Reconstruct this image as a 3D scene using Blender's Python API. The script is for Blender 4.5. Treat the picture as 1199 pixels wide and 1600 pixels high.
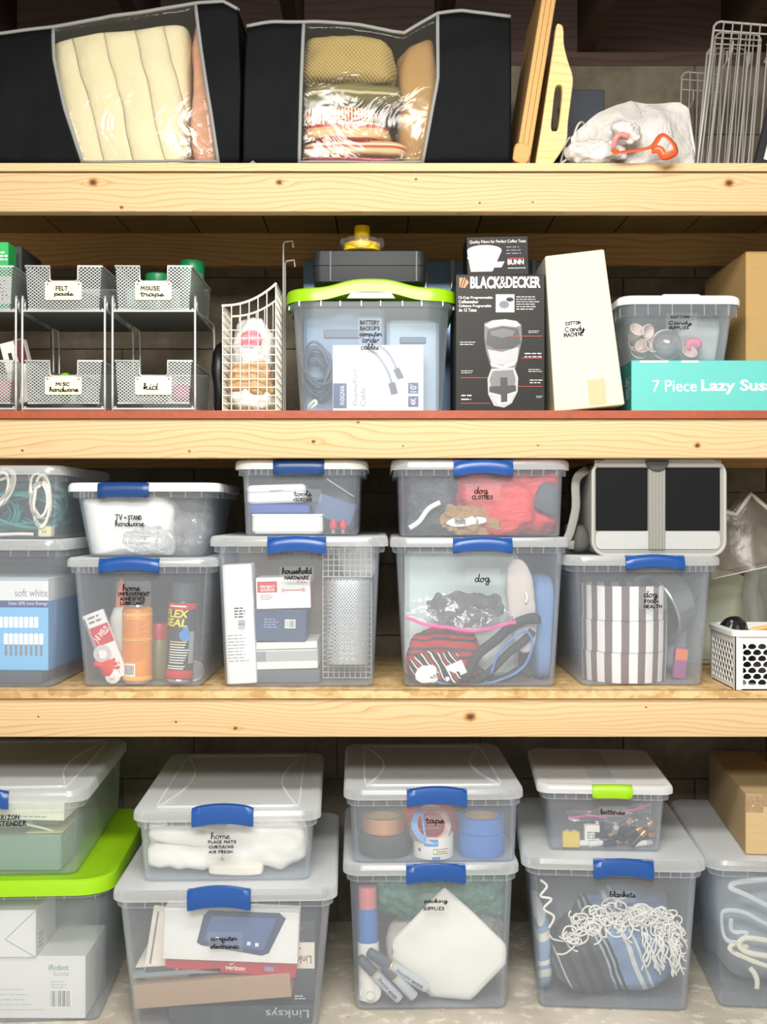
import bpy, math, random
from mathutils import Vector, Matrix, noise
for o in list(bpy.data.objects): bpy.data.objects.remove(o)
SC = bpy.context.scene
COL = SC.collection
PI = math.pi
# ------------------------------------------------------------------ camera, world, lights, exposure
D0 = 2.65; FPX = 1830.0; ZC = 1.144          # distance to the front of the shelving, focal length in pixels, eye height
cam = bpy.data.cameras.new('camera'); cam.sensor_fit = 'VERTICAL'; cam.sensor_height = 36.0
cam.lens = FPX / 1600 * 36.0; cam.clip_start = 0.05
camo = bpy.data.objects.new('camera', cam); COL.objects.link(camo)
camo.location = (0, -D0, ZC); camo.rotation_euler = (PI / 2, 0, 0); SC.camera = camo
w = bpy.data.worlds.new('world'); SC.world = w; w.use_nodes = True
w.node_tree.nodes['Background'].inputs[0].default_value = (1.0, 0.97, 0.93, 1)
w.node_tree.nodes['Background'].inputs[1].default_value = 0.27
def area(name, loc, size, energy, rot=(0, 0, 0), col=(1, .965, .915)):
    l = bpy.data.lights.new(name, 'AREA'); l.shape = 'RECTANGLE'; l.size, l.size_y = size; l.energy = energy; l.color = col
    o = bpy.data.objects.new(name, l); COL.objects.link(o); o.location = loc; o.rotation_euler = rot; return o
area('ceiling_lamp_near', (0.15, -1.75, 2.40), (1.3, .35), 39, (math.radians(22), 0, 0))
area('ceiling_lamp_far', (-0.2, -3.5, 2.40), (1.3, .5), 74, (math.radians(35), 0, 0))
SC.view_settings.view_transform = 'Standard'; SC.view_settings.look = 'None'
SC.view_settings.gamma = 1.0; SC.view_settings.use_curve_mapping = False
SC.view_settings.exposure = 0.75
SC.cycles.transparent_max_bounces = 40; SC.cycles.max_bounces = 10
# ------------------------------------------------------------------ pixel helpers
def s_(Y): return (D0 + Y) / FPX
def PX(px, Y): return (px - 599.5) * s_(Y)
def PZ(py, Y): return ZC - (py - 800.0) * s_(Y)
def P(px, py, Y): return Vector((PX(px, Y), Y, PZ(py, Y)))
# ------------------------------------------------------------------ materials
def lin(c):
    if isinstance(c, str):
        c = c.lstrip('#'); c = [int(c[i:i + 2], 16) / 255 for i in (0, 2, 4)]
    return tuple((x / 12.92 if x <= .04045 else ((x + .055) / 1.055) ** 2.4) for x in c[:3]) + (1,)
MATS = {}
class NB:
    def __init__(s, name):
        s.m = bpy.data.materials.new(name); s.m.use_nodes = True; s.t = s.m.node_tree
        s.t.nodes.clear(); s.out = s.t.nodes.new('ShaderNodeOutputMaterial')
    def n(s, typ, ins=None, **kw):
        nd = s.t.nodes.new('ShaderNode' + typ)
        for k, v in kw.items(): setattr(nd, k, v)
        for k, v in (ins or {}).items(): s.set(nd.inputs[k], v)
        return nd
    def set(s, sock, v):
        if hasattr(v, 'is_output') or isinstance(v, bpy.types.NodeSocket): s.t.links.new(v, sock)
        elif isinstance(v, bpy.types.Node): s.t.links.new(v.outputs[0], sock)
        else: sock.default_value = v
    def ma(s, op, a, b=0.0, c=0.0):
        return s.n('Math', {0: a, 1: b, 2: c}, operation=op).outputs[0]
    def co(s): return s.n('TexCoord').outputs['Object']
    def sep(s, v): return s.n('SeparateXYZ', {0: v}).outputs
    def mp(s, v, scale=(1, 1, 1), rot=(0, 0, 0), loc=(0, 0, 0)):
        return s.n('Mapping', {0: v, 1: loc, 2: rot, 3: scale}).outputs[0]
    def noise(s, v, scale, detail=3, rough=.55, dist=0):
        return s.n('TexNoise', {'Vector': v, 'Scale': scale, 'Detail': detail, 'Roughness': rough, 'Distortion': dist}).outputs[0]
    def ramp(s, f, stops):
        r = s.n('ValToRGB', {0: f}); e = r.color_ramp.elements
        while len(e) < len(stops): e.new(.5)
        for i, (p, c) in enumerate(stops): e[i].position = p; e[i].color = lin(c)
        return r.outputs[0]
    def mix(s, f, a, b, blend='MIX'):
        m = s.n('Mix', data_type='RGBA', blend_type=blend); s.set(m.inputs[0], f); s.set(m.inputs[6], a); s.set(m.inputs[7], b); return m.outputs[2]
    def bump(s, h, strength=.3, dist=.002):
        return s.n('Bump', {'Height': h, 'Strength': strength, 'Distance': dist}).outputs[0]
    def pbsdf(s, col, rough=.6, **kw):
        ins = {'Base Color': col, 'Roughness': rough}; ins.update(kw); return s.n('BsdfPrincipled', ins).outputs[0]
    def done(s, sh):
        s.t.links.new(sh, s.out.inputs[0]); return s.m
def flat(name, col, rough=.6, metal=0, var=0.0, vscale=30, bump=0, bscale=60, spec=.5):
    if name in MATS: return MATS[name]
    b = NB(name); c = lin(col); co = b.co()
    if var:
        f = b.noise(co, vscale, 4)
        c = b.mix(f, tuple(min(1, x * (1 - var)) for x in c[:3]) + (1,), tuple(min(1, x * (1 + var)) for x in c[:3]) + (1,))
    kw = {'Metallic': metal, 'Specular IOR Level': spec}
    if bump: kw['Normal'] = b.bump(b.noise(co, bscale, 4), bump, .004)
    MATS[name] = b.done(b.pbsdf(c, rough, **kw)); return MATS[name]
def clear(name, opac=.10, tint='#f4f8fb', haze='#e8eef3', gloss=.10, rough=.25, wrinkle=0, wscale=40, trl=.5):
    """cloudy see-through plastic: mostly passes light straight, a little scatters, a little reflects"""
    if name in MATS: return MATS[name]
    b = NB(name); co = b.co(); nrm = None
    tr = b.n('BsdfTransparent', {0: lin(tint)})
    df = b.n('BsdfDiffuse', {0: lin(haze)}); tl = b.n('BsdfTranslucent', {0: lin(haze)})
    gl = b.n('BsdfGlossy', {0: (1, 1, 1, 1), 'Roughness': rough})
    if wrinkle:
        nrm = b.bump(b.noise(b.mp(co, (1, 1, 1)), wscale, 3, .6, 1.5), wrinkle, .01)
        b.set(gl.inputs['Normal'], nrm); b.set(df.inputs['Normal'], nrm)
    hz = b.n('MixShader', {0: trl, 1: df.outputs[0], 2: tl.outputs[0]})
    fr = b.n('LayerWeight', {0: .35})
    if nrm: b.set(fr.inputs['Normal'], nrm)
    op = b.ma('ADD', opac, b.ma('MULTIPLY', b.ma('POWER', fr.outputs[1], 2.0), opac * 3.5), 0)
    m1 = b.n('MixShader', {0: op, 1: tr.outputs[0], 2: hz.outputs[0]})
    m2 = b.n('MixShader', {0: b.ma('MULTIPLY_ADD', fr.outputs[0], gloss * 2.2, gloss * .25), 1: m1.outputs[0], 2: gl.outputs[0]})
    MATS[name] = b.done(m2.outputs[0]); return MATS[name]
def pine(name, knots=(), base=('#d2b78f', '#c19e6e', '#a98150'), seed=0.0, gap=90.0):
    """softwood board: growth lines along local x that part around the knots given as (x, z, radius)"""
    if name in MATS: return MATS[name]
    b = NB(name); co = b.co(); x, y, z = b.sep(co)
    st = b.mp(co, (1.1, 6, 5), loc=(seed, seed * .7, seed * 1.3))
    n1 = b.noise(st, 1.6, 2, .5)
    g = b.ma('ADD', z, b.ma('MULTIPLY', y, .35))
    g = b.ma('ADD', g, b.ma('MULTIPLY', b.ma('SUBTRACT', n1, .5), .11))
    kn = 0.0
    for kx, kz, kr in knots:
        dx = b.ma('SUBTRACT', x, kx); dz = b.ma('SUBTRACT', z, kz)
        ex = b.ma('MULTIPLY', dx, .35 / kr); ez = b.ma('MULTIPLY', dz, .8 / kr)
        q = b.ma('ADD', b.ma('MULTIPLY', ex, ex), b.ma('MULTIPLY', ez, ez))
        bell = b.ma('POWER', 2.718, b.ma('MULTIPLY', q, -1.0))
        sg = b.ma('DIVIDE', dz, b.ma('ADD', b.ma('ABSOLUTE', dz), kr * .4))
        g = b.ma('SUBTRACT', g, b.ma('MULTIPLY', b.ma('MULTIPLY', sg, bell), kr * 1.3))
        d = b.ma('SQRT', b.ma('ADD', b.ma('MULTIPLY', b.ma('MULTIPLY', dx, dx), .7), b.ma('MULTIPLY', dz, dz)))
        d = b.ma('ADD', d, b.ma('MULTIPLY', b.ma('SUBTRACT', b.noise(co, 90, 2), .5), kr * .5))
        k = b.ma('SUBTRACT', 1.0, b.n('MapRange', {0: d, 1: kr * .15, 2: kr * 1.35, 3: 0.0, 4: 1.0}, interpolation_type='SMOOTHSTEP').outputs[0])
        kn = k if kn == 0.0 else b.ma('MAXIMUM', kn, k)
    rings = b.ma('FRACT', b.ma('MULTIPLY', g, gap))
    fine = b.noise(b.mp(co, (3, 60, 60)), 6, 3)
    c = b.ramp(rings, [(0, base[0]), (.55, base[0]), (.86, base[1]), (.95, base[2]), (1, base[0])])
    c2 = b.mix(b.ma('MULTIPLY', fine, .5), c, lin(base[1]))
    c2 = b.mix(b.ma('MULTIPLY', b.noise(b.mp(co, (.8, 2, 3)), 2.2, 2), .45), c2, lin(base[0]))
    if knots: c2 = b.mix(kn, c2, b.ramp(kn, [(0, '#d3ab72'), (.35, '#bd8c52'), (.6, '#a9743f'), (.8, '#80522b'), (1, '#5a381d')]))
    MATS[name] = b.done(b.pbsdf(c2, .62, Normal=b.bump(b.ma('ADD', rings, fine), .12, .001), **{'Specular IOR Level': .25})); return MATS[name]
def osb(name, cols=('#e8cf9d', '#c9a566', '#9d7a45')):
    if name in MATS: return MATS[name]
    b = NB(name); co = b.co()
    v1 = b.n('TexVoronoi', {'Vector': b.mp(co, (18, 55, 60), (0, 0, .4)), 'Scale': 1.0, 'Randomness': 1.0}).outputs['Color']
    v2 = b.n('TexVoronoi', {'Vector': b.mp(co, (60, 20, 60), (0, 0, -.7)), 'Scale': 1.0}).outputs['Color']
    f = b.ma('MULTIPLY_ADD', b.sep(v1)[0], .6, b.ma('MULTIPLY', b.sep(v2)[1], .4))
    c = b.ramp(f, [(0.1, cols[2]), (.4, cols[1]), (.75, cols[0])])
    MATS[name] = b.done(b.pbsdf(c, .75, Normal=b.bump(f, .3, .002))); return MATS[name]
def card(name, col='#c79f62', var=.12):
    if name in MATS: return MATS[name]
    b = NB(name); co = b.co(); c = lin(col)
    f = b.noise(b.mp(co, (6, 6, 60)), 4, 4); f2 = b.noise(co, 220, 2)
    m = b.mix(f, tuple(x * (1 - var) for x in c[:3]) + (1,), tuple(min(1, x * (1 + var)) for x in c[:3]) + (1,))
    m = b.mix(b.ma('MULTIPLY', f2, .12), m, (.25, .16, .08, 1))
    MATS[name] = b.done(b.pbsdf(m, .8, **{'Specular IOR Level': .2})); return MATS[name]
def stripes(name, stops, axis=0, freq=20.0, rough=.85, warp=.0, rot=(0, 0, 0), bump=.15, const=True, off=0.0):
    """woven or printed stripes repeating along one local axis"""
    if name in MATS: return MATS[name]
    b = NB(name); co = b.co(); v = b.mp(co, rot=rot)
    g = b.sep(v)[axis]
    if warp: g = b.ma('ADD', g, b.ma('MULTIPLY', b.ma('SUBTRACT', b.noise(co, 9, 2), .5), warp))
    f = b.ma('FRACT', b.ma('MULTIPLY_ADD', g, freq, off + 40.0))
    r = b.n('ValToRGB', {0: f}); e = r.color_ramp.elements
    if const: r.color_ramp.interpolation = 'CONSTANT'
    while len(e) < len(stops): e.new(.5)
    for i, (p, c) in enumerate(stops): e[i].position = p; e[i].color = lin(c)
    MATS[name] = b.done(b.pbsdf(r.outputs[0], rough, Normal=b.bump(b.noise(co, 300, 2), bump, .002), **{'Specular IOR Level': .2})); return MATS[name]
def meshmat(name, col, fx, fz, hole=.5, rough=.35, metal=.8, solid=0.0):
    """perforated sheet with diamond openings too fine to build one by one"""
    if name in MATS: return MATS[name]
    b = NB(name); co = b.co(); x, y, z = b.sep(co)
    h = b.ma('ADD', x, y)
    a = b.ma('SINE', b.ma('MULTIPLY', h, fx)); c = b.ma('SINE', b.ma('MULTIPLY', z, fz))
    f = b.ma('GREATER_THAN', b.ma('MULTIPLY', a, c), hole)
    f2 = b.ma('GREATER_THAN', b.ma('MULTIPLY', b.ma('COSINE', b.ma('MULTIPLY', h, fx)), b.ma('COSINE', b.ma('MULTIPLY', z, fz))), 1.0)
    f = b.ma('MULTIPLY', b.ma('MAXIMUM', f, f2), 1 - solid)
    sh = b.n('MixShader', {0: f, 1: b.pbsdf(lin(col), rough, Metallic=metal), 2: b.n('BsdfTransparent').outputs[0]})
    MATS[name] = b.done(sh.outputs[0]); return MATS[name]
# ------------------------------------------------------------------ mesh building
def link(name, me, mat=None, parent=None, loc=(0, 0, 0), rot=(0, 0, 0)):
    o = bpy.data.objects.new(name, me); COL.objects.link(o)
    if mat is not None and not me.materials: me.materials.append(mat)
    o.parent = parent; o.location = loc; o.rotation_euler = rot
    return o
def tag(o, label=None, cat=None, group=None, kind=None):
    if label: o['label'] = label
    if cat: o['category'] = cat
    if group: o['group'] = group
    if kind: o['kind'] = kind
    return o
def thing(name, label, cat, loc=(0, 0, 0), rz=0.0, group=None, rot=None):
    o = bpy.data.objects.new(name, None); COL.objects.link(o); o.empty_display_size = .05
    o.location = loc; o.rotation_euler = rot or (0, 0, rz); return tag(o, label, cat, group)
class MB:
    def __init__(s): s.v = []; s.f = []; s.M = None
    def add(s, vs, fs):
        k = len(s.v); s.v += [tuple(s.M @ Vector(p)) if s.M else tuple(p) for p in vs]; s.f += [tuple(i + k for i in f) for f in fs]; return s
    def box(s, c, d, R=None):
        vs = []
        for z in (-.5, .5):
            for x, y in ((-.5, -.5), (.5, -.5), (.5, .5), (-.5, .5)):
                p = Vector((x * d[0], y * d[1], z * d[2]))
                vs.append(Vector(c) + (R @ p if R else p))
        return s.add(vs, [(3, 2, 1, 0), (4, 5, 6, 7), (0, 1, 5, 4), (1, 2, 6, 5), (2, 3, 7, 6), (3, 0, 4, 7)])
    def loft(s, rings, cap0=True, cap1=True, closed=False):
        n = len(rings[0]); vs = [p for r in rings for p in r]; fs = []
        m = len(rings)
        for i in range(m - (0 if closed else 1)):
            a, b_ = i * n, ((i + 1) % m) * n
            for j in range(n): k = (j + 1) % n; fs.append((a + j, a + k, b_ + k, b_ + j))
        if not closed:
            if cap0: fs.append(tuple(reversed(range(n))))
            if cap1: fs.append(tuple(range((m - 1) * n, m * n)))
        return s.add(vs, fs)
    def cbox(s, c, d, b=.002):
        """box with chamfered edges, c = centre of its base"""
        w, dd, h = d; R = []
        for z, k in ((0, b), (b, 0), (h - b, 0), (h, b)):
            R.append([Vector(c) + Vector((x, y, z)) for x, y in rrect(w - 2 * k, dd - 2 * k, b, 1)])
        return s.loft(R)
    def tube(s, path, r, n=8, closed=False, taper=None, flatten=1.0):
        path = [Vector(p) for p in path]; m = len(path); R = []
        t0 = None; nr = None
        for i, p in enumerate(path):
            if closed: t = path[(i + 1) % m] - path[i - 1]
            else: t = path[min(i + 1, m - 1)] - path[max(i - 1, 0)]
            if t.length < 1e-9: t = Vector((0, 0, 1))
            t.normalize()
            if nr is None:
                a = Vector((0, 1, 0)) if abs(t.y) < .9 else Vector((1, 0, 0))
                nr = (a - t * a.dot(t)).normalized()
            else:
                nr = nr - t * nr.dot(t)
                nr = nr.normalized() if nr.length > 1e-6 else t.orthogonal().normalized()
            bi = t.cross(nr); rr = r * (taper(i / (m - 1)) if taper else 1)
            R.append([p + nr * (math.cos(2 * PI * j / n) * rr * flatten) + bi * (math.sin(2 * PI * j / n) * rr) for j in range(n)])
        return s.loft(R, closed=closed)
    def lathe(s, prof, n=24, c=(0, 0, 0), axis='z', cap0=True, cap1=True):
        R = []
        for r, h in prof:
            r = max(r, 1e-5); ring = []
            for j in range(n):
                a = 2 * PI * j / n; x, y = r * math.cos(a), r * math.sin(a)
                q = (x, y, h) if axis == 'z' else ((x, -h, y) if axis == 'y' else (h, x, y))
                ring.append(Vector(c) + Vector(q))
            R.append(ring)
        return s.loft(R, cap0, cap1)
    def grid(s, fn, nu, nv, flip=False):
        vs = [fn(i / nu, j / nv) for j in range(nv + 1) for i in range(nu + 1)]; fs = []
        for j in range(nv):
            for i in range(nu):
                a = j * (nu + 1) + i; q = (a, a + 1, a + nu + 2, a + nu + 1)
                fs.append(q[::-1] if flip else q)
        return s.add(vs, fs)
    def mesh(s, name, smooth=True, ang=.7):
        me = bpy.data.meshes.new(name); me.from_pydata([tuple(p) for p in s.v], [], s.f); me.update()
        if smooth:
            me.polygons.foreach_set('use_smooth', [True] * len(me.polygons)); me.set_sharp_from_angle(angle=ang)
        return me
    def build(s, name, mat, parent=None, loc=(0, 0, 0), rot=(0, 0, 0), smooth=True, ang=.7, solid=0):
        o = link(name, s.mesh(name, smooth, ang), mat, parent, loc, rot)
        if solid:
            md = o.modifiers.new('thickness', 'SOLIDIFY'); md.thickness = solid; md.offset = 0
        return o
def rrect(w, d, r, n=4, cx=0.0, cy=0.0):
    r = max(1e-5, min(r, w / 2 - 1e-5, d / 2 - 1e-5)); pts = []
    for (sx, sy, a0) in ((1, -1, -PI / 2), (1, 1, 0), (-1, 1, PI / 2), (-1, -1, PI)):
        for i in range(n + 1):
            a = a0 + PI / 2 * i / n
            pts.append((cx + sx * (w / 2 - r) + r * math.cos(a), cy + sy * (d / 2 - r) + r * math.sin(a)))
    return pts
def catmull(pts, k=6, closed=False):
    pts = [Vector(p) for p in pts]; n = len(pts); out = []
    for i in range(n if closed else n - 1):
        p0 = pts[(i - 1) % n] if closed or i > 0 else pts[0]
        p1 = pts[i]; p2 = pts[(i + 1) % n]
        p3 = pts[(i + 2) % n] if closed or i + 2 < n else pts[-1]
        for j in range(k):
            t = j / k
            out.append(.5 * ((2 * p1) + (p2 - p0) * t + (2 * p0 - 5 * p1 + 4 * p2 - p3) * t * t + (3 * p1 - p0 - 3 * p2 + p3) * t ** 3))
    if not closed: out.append(pts[-1])
    return out
def lerp(a, b, t): return a + (b - a) * t
def pl(pts, x):
    """piecewise linear lookup"""
    if x <= pts[0][0]: return pts[0][1]
    for (a, b), (c, d) in zip(pts, pts[1:]):
        if x <= c: return b + (d - b) * (x - a) / (c - a)
    return pts[-1][1]
def fbm(p, f, o=3, seed=0.0):
    v = 0; a = 1
    for _ in range(o):
        v += a * noise.noise((p[0] * f + seed, p[1] * f + seed * 1.7, p[2] * f - seed)); a *= .5; f *= 2.05
    return v
def blob(d, seed=0, amp=.12, freq=9.0, n=12, pw=4.0, flat_base=True, oct=3, ridge=False):
    """lumpy soft body of size d standing on z=0: a squared ball pushed in and out by folds"""
    mb = MB(); vs = {}; fs = []; L = []
    def key(p): return tuple(round(c, 5) for c in p)
    for ax in range(3):
        for sg in (-1, 1):
            idx = []
            for j in range(n + 1):
                for i in range(n + 1):
                    q = [0, 0, 0]; q[ax] = sg; q[(ax + 1) % 3] = 2 * i / n - 1; q[(ax + 2) % 3] = 2 * j / n - 1
                    k = key(q)
                    if k not in vs: vs[k] = len(L); L.append(Vector(q))
                    idx.append(vs[k])
            for j in range(n):
                for i in range(n):
                    a = j * (n + 1) + i; f = (idx[a], idx[a + 1], idx[a + n + 2], idx[a + n + 1]); fs.append(f if sg > 0 else f[::-1])
    out = []
    for q in L:
        l = (abs(q.x) ** pw + abs(q.y) ** pw + abs(q.z) ** pw) ** (1 / pw); q = q / l
        p = Vector((q.x * d[0] / 2, q.y * d[1] / 2, q.z * d[2] / 2))
        e = fbm(p, freq, oct, seed)
        if ridge: e = .5 - abs(e) * 1.6
        nn = Vector((q.x / d[0], q.y / d[1], q.z / d[2])).normalized()
        p = p + nn * e * amp * min(d)
        p.z += d[2] / 2
        if flat_base: p.z = max(p.z, 0.0)
        out.append(p)
    return mb.add(out, fs)
def coil(c, rx, rz, turns, seed=0, tilt=0.0, wob=.25, depth=.03, n=14, ry=0.0):
    """points of a loosely wound cord around c, loops facing the viewer"""
    rnd = random.Random(seed); pts = []; ph = rnd.random() * 6
    for t in range(turns):
        kx = 1 + wob * (rnd.random() - .5); kz = 1 + wob * (rnd.random() - .5); dx = (rnd.random() - .5) * rx * wob; dz = (rnd.random() - .5) * rz * wob
        dy = (rnd.random() - .5) * depth; ti = tilt + (rnd.random() - .5) * wob
        for i in range(n):
            a = ph + 2 * PI * i / n; x = math.cos(a) * rx * kx + dx; z = math.sin(a) * rz * kz + dz
            pts.append(Vector(c) + Vector((x * math.cos(ti) - z * math.sin(ti), dy + ry * math.cos(a + 1), x * math.sin(ti) + z * math.cos(ti))))
    return catmull(pts, 3)
DG = None
def curve_mesh(cu, name):
    o = bpy.data.objects.new('tmp', cu); COL.objects.link(o)
    bpy.context.view_layer.update()
    me = bpy.data.meshes.new_from_object(o.evaluated_get(bpy.context.evaluated_depsgraph_get()))
    bpy.data.objects.remove(o); bpy.data.curves.remove(cu); me.name = name; return me
PLANE = {'front': lambda x, z, y: (x, y, z), 'right': lambda x, z, y: (-y, x, z), 'left': lambda x, z, y: (y, -x, z), 'top': lambda x, z, y: (x, z, -y)}
def txt(parent, s, box, mat, y=-.0008, name='lettering', bold=0.0, shear=0.0, plane='front', rot=0.0, keep=False, mirror=False, base=(0, 0, 0), spacing=1.0):
    """printed words fitted into box = (x0, z0, x1, z1) on a face of the parent"""
    cu = bpy.data.curves.new('t', 'FONT'); cu.body = s; cu.size = 1; cu.offset = bold; cu.shear = shear; cu.resolution_u = 3; cu.space_character = spacing
    cu.align_x = 'LEFT'; me = curve_mesh(cu, name)
    xs = [v.co.x for v in me.vertices]; ys = [v.co.y for v in me.vertices]
    a, b_, c, d = min(xs), min(ys), max(xs), max(ys); x0, z0, x1, z1 = box
    kx = (x1 - x0) / (c - a); kz = (z1 - z0) / (d - b_)
    if keep: kx = kz = min(kx, kz)
    cx, cz = (x0 + x1) / 2, (z0 + z1) / 2; ca, sa = math.cos(rot), math.sin(rot)
    for v in me.vertices:
        lx = (v.co.x - (a + c) / 2) * kx; lz = (v.co.y - (b_ + d) / 2) * kz
        if mirror: lx = -lx
        v.co = Vector(base) + Vector(PLANE[plane](cx + lx * ca - lz * sa, cz + lx * sa + lz * ca, y))
    me.update(); me.materials.clear()
    return link(name, me, mat, parent)
def plate(name, outline, holes, th, mat, parent, base=(0, 0, 0), plane='front', y=0.0, bevel=0.0):
    """flat piece of thickness th cut to an outline, with openings; its front lies at y"""
    cu = bpy.data.curves.new('p', 'CURVE'); cu.dimensions = '2D'; cu.fill_mode = 'BOTH'; cu.extrude = th / 2; cu.bevel_depth = bevel; cu.bevel_resolution = 1; cu.resolution_u = 1
    for pts in [outline] + list(holes):
        sp = cu.splines.new('POLY'); sp.points.add(len(pts) - 1); sp.use_cyclic_u = True
        for q, p in zip(sp.points, pts): q.co = (p[0], p[1], 0, 1)
    me = curve_mesh(cu, name)
    for v in me.vertices: v.co = Vector(base) + Vector(PLANE[plane](v.co.x, v.co.y, y + th / 2 - v.co.z))
    me.update(); me.materials.clear()
    return link(name, me, mat, parent)
def poly(parent, pts, mat, y=-.0006, name='print', plane='front', base=(0, 0, 0)):
    """flat printed patch on a face"""
    mb = MB(); mb.add([Vector(base) + Vector(PLANE[plane](x, z, y)) for x, z in pts], [tuple(range(len(pts)))])
    return mb.build(name, mat, parent, smooth=False)
def rect(parent, x0, z0, x1, z1, mat, y=-.0006, name='print', plane='front', base=(0, 0, 0)):
    return poly(parent, [(x0, z0), (x1, z0), (x1, z1), (x0, z1)], mat, y, name, plane, base)
def ell(cx, cz, rx, rz, n=20, a0=0, a1=2 * PI):
    full = abs(a1 - a0 - 2 * PI) < 1e-6
    return [(cx + rx * math.cos(a0 + (a1 - a0) * i / (n if full else n - 1)), cz + rz * math.sin(a0 + (a1 - a0) * i / (n if full else n - 1))) for i in range(n)]
# ------------------------------------------------------------------ marker handwriting: single strokes on a 10-high grid
HW = {
'A': '0,0 3,9 5.5,0;1,3 4.8,3', 'B': '0.5,0 0.5,9 3.5,8.5 3.6,5.5 0.6,5 4.2,4.4 4.4,1 0.5,0', 'C': '5,7.5 3,9 .7,6.5 .7,2 3,0 5,1.2',
'D': '.6,0 .6,9 3,8.6 5,5.5 4.2,1 .6,0', 'E': '4.5,9 .8,9 .6,0 4.8,.2;.7,4.8 4,4.9', 'F': '4.5,9 .8,9 .6,0;.7,4.8 3.8,4.9', 'H': '.6,9 .6,0;4.8,9 4.8,0;.6,4.5 4.8,4.8',
'I': '.8,9 .8,0', 'K': '.6,9 .6,0;4.4,9 .8,4.4 4.8,0', 'L': '.7,9 .7,.2 4.4,.2', 'M': '.3,0 .8,9 3.2,3.5 5.6,9 6.2,0', 'N': '.5,0 .6,9 4.8,0 5,9', 'O': '3,9 .8,6.5 .8,2.5 3,0 5.3,2.5 5.2,6.5 3,9',
'P': '.6,0 .6,9 3.5,8.8 4.4,6.5 3,4.4 .7,4.2', 'R': '.6,0 .6,9 3.6,8.6 4.2,6 .8,4.6 4.8,0', 'S': '4.6,7.8 2.8,9 .8,7.4 1.6,5.2 4,4 4.5,1.6 2.4,0 .4,1.2', 'T': '0,9 5.4,9;2.7,9 2.7,0',
'U': '.6,9 .7,2 2.6,0 4.6,2 4.8,9', 'V': '.3,9 2.6,0 5,9', 'W': '.3,9 1.6,0 3.2,6 4.8,0 6.2,9', 'X': '.4,9 5,0;5,9 .4,0', 'Y': '.4,9 2.6,4.8 5,9;2.6,4.8 2.4,0', 'Z': '.5,9 4.8,9 .5,.2 5,.2',
'+': '0.5,4 3.5,4;2,5.6 2,2.4', ',': '1,1 .4,-1.5', ' ': '',
'a': '4,4.8 1.6,5 .5,2.6 1.5,.2 3.5,1.4 4.2,4.8 4.1,1 5.5,.6', 'b': '.3,2 2.1,8 1.8,10 1,9 1,1 2.5,0 4,2 3,4.6 1.2,3.5;3,4.4 5,4.2', 'c': '4,4.2 2.5,5 .7,3.5 .7,1.2 2.2,0 4.5,1.2',
'd': '3.8,4.5 2,5 .5,2.8 1.3,.2 3,.7 4,3.4 4.8,10 4.2,1 5.5,.6', 'e': '.4,1.8 3,3 3.3,4.6 2,5 .7,3 1,.8 2.5,0 4.5,1.2', 'g': '4,4.6 2,5 .6,3 1.4,.6 3,1 4.2,4.8 4.1,-2 2.9,-4 1.2,-2.8 5.8,1.4',
'h': '.2,1 2,8 1.7,10 .9,9 .9,0;.9,2.5 2.5,4.8 3.6,4 3.7,.7 5,.7', 'i': '.6,1 1.5,4.8 1.4,.8 2.8,.7;1.7,7 1.9,7.4', 'k': '.3,2 1.9,8 1.6,10 .9,9 .9,0;.9,2.5 3,4.8 3.4,3.4 1.2,2.6 3.4,.2 4.8,.8',
'l': '.3,1.5 2.2,8 1.8,10 1,9 1,1 2.6,.6', 'm': '.3,4.6 .7,0;.7,3 2,4.9 2.8,4 2.8,0;2.8,3 4.2,4.9 5,4 5.1,.7 6.3,.7', 'n': '.3,4.6 .7,0;.7,3 2.2,4.9 3.2,4 3.3,.7 4.6,.7',
'o': '2.3,5 .6,3.2 1,.6 2.6,0 4,2 3.6,4.4 2.3,5 4.3,4.3 5.2,4.5', 'p': '.8,4.8 .8,-4;.8,3 2.4,5 4,3.4 3.4,.8 1,.6;3.4,.8 5,.7', 'r': '.3,4 1,5.2 1.3,4.2 3,4.6 2.8,1.2 3.6,.4 4.5,.9',
's': '.2,.8 2.2,5 2.8,2 1.9,0 .6,.5 4,.9', 't': '1.7,8.5 1.4,1.2 2.2,.2 3.6,.8;0,5.8 3.4,6.1', 'u': '.4,4.8 .6,1.2 1.8,0 3.3,1.4 3.6,4.8 3.6,.9 4.8,.6', 'w': '.3,4.8 .8,.5 2.4,.4 2.8,4 3.2,.5 4.8,.5 5.2,4.6 6.2,4.3',
'y': '.4,4.8 .8,1.3 2.6,.8 3.8,4.8 3.6,-2 2.2,-4 1,-2.8 5.2,1.2'}
INK = flat('marker_ink', '#0b0a0c', .45)
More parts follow.
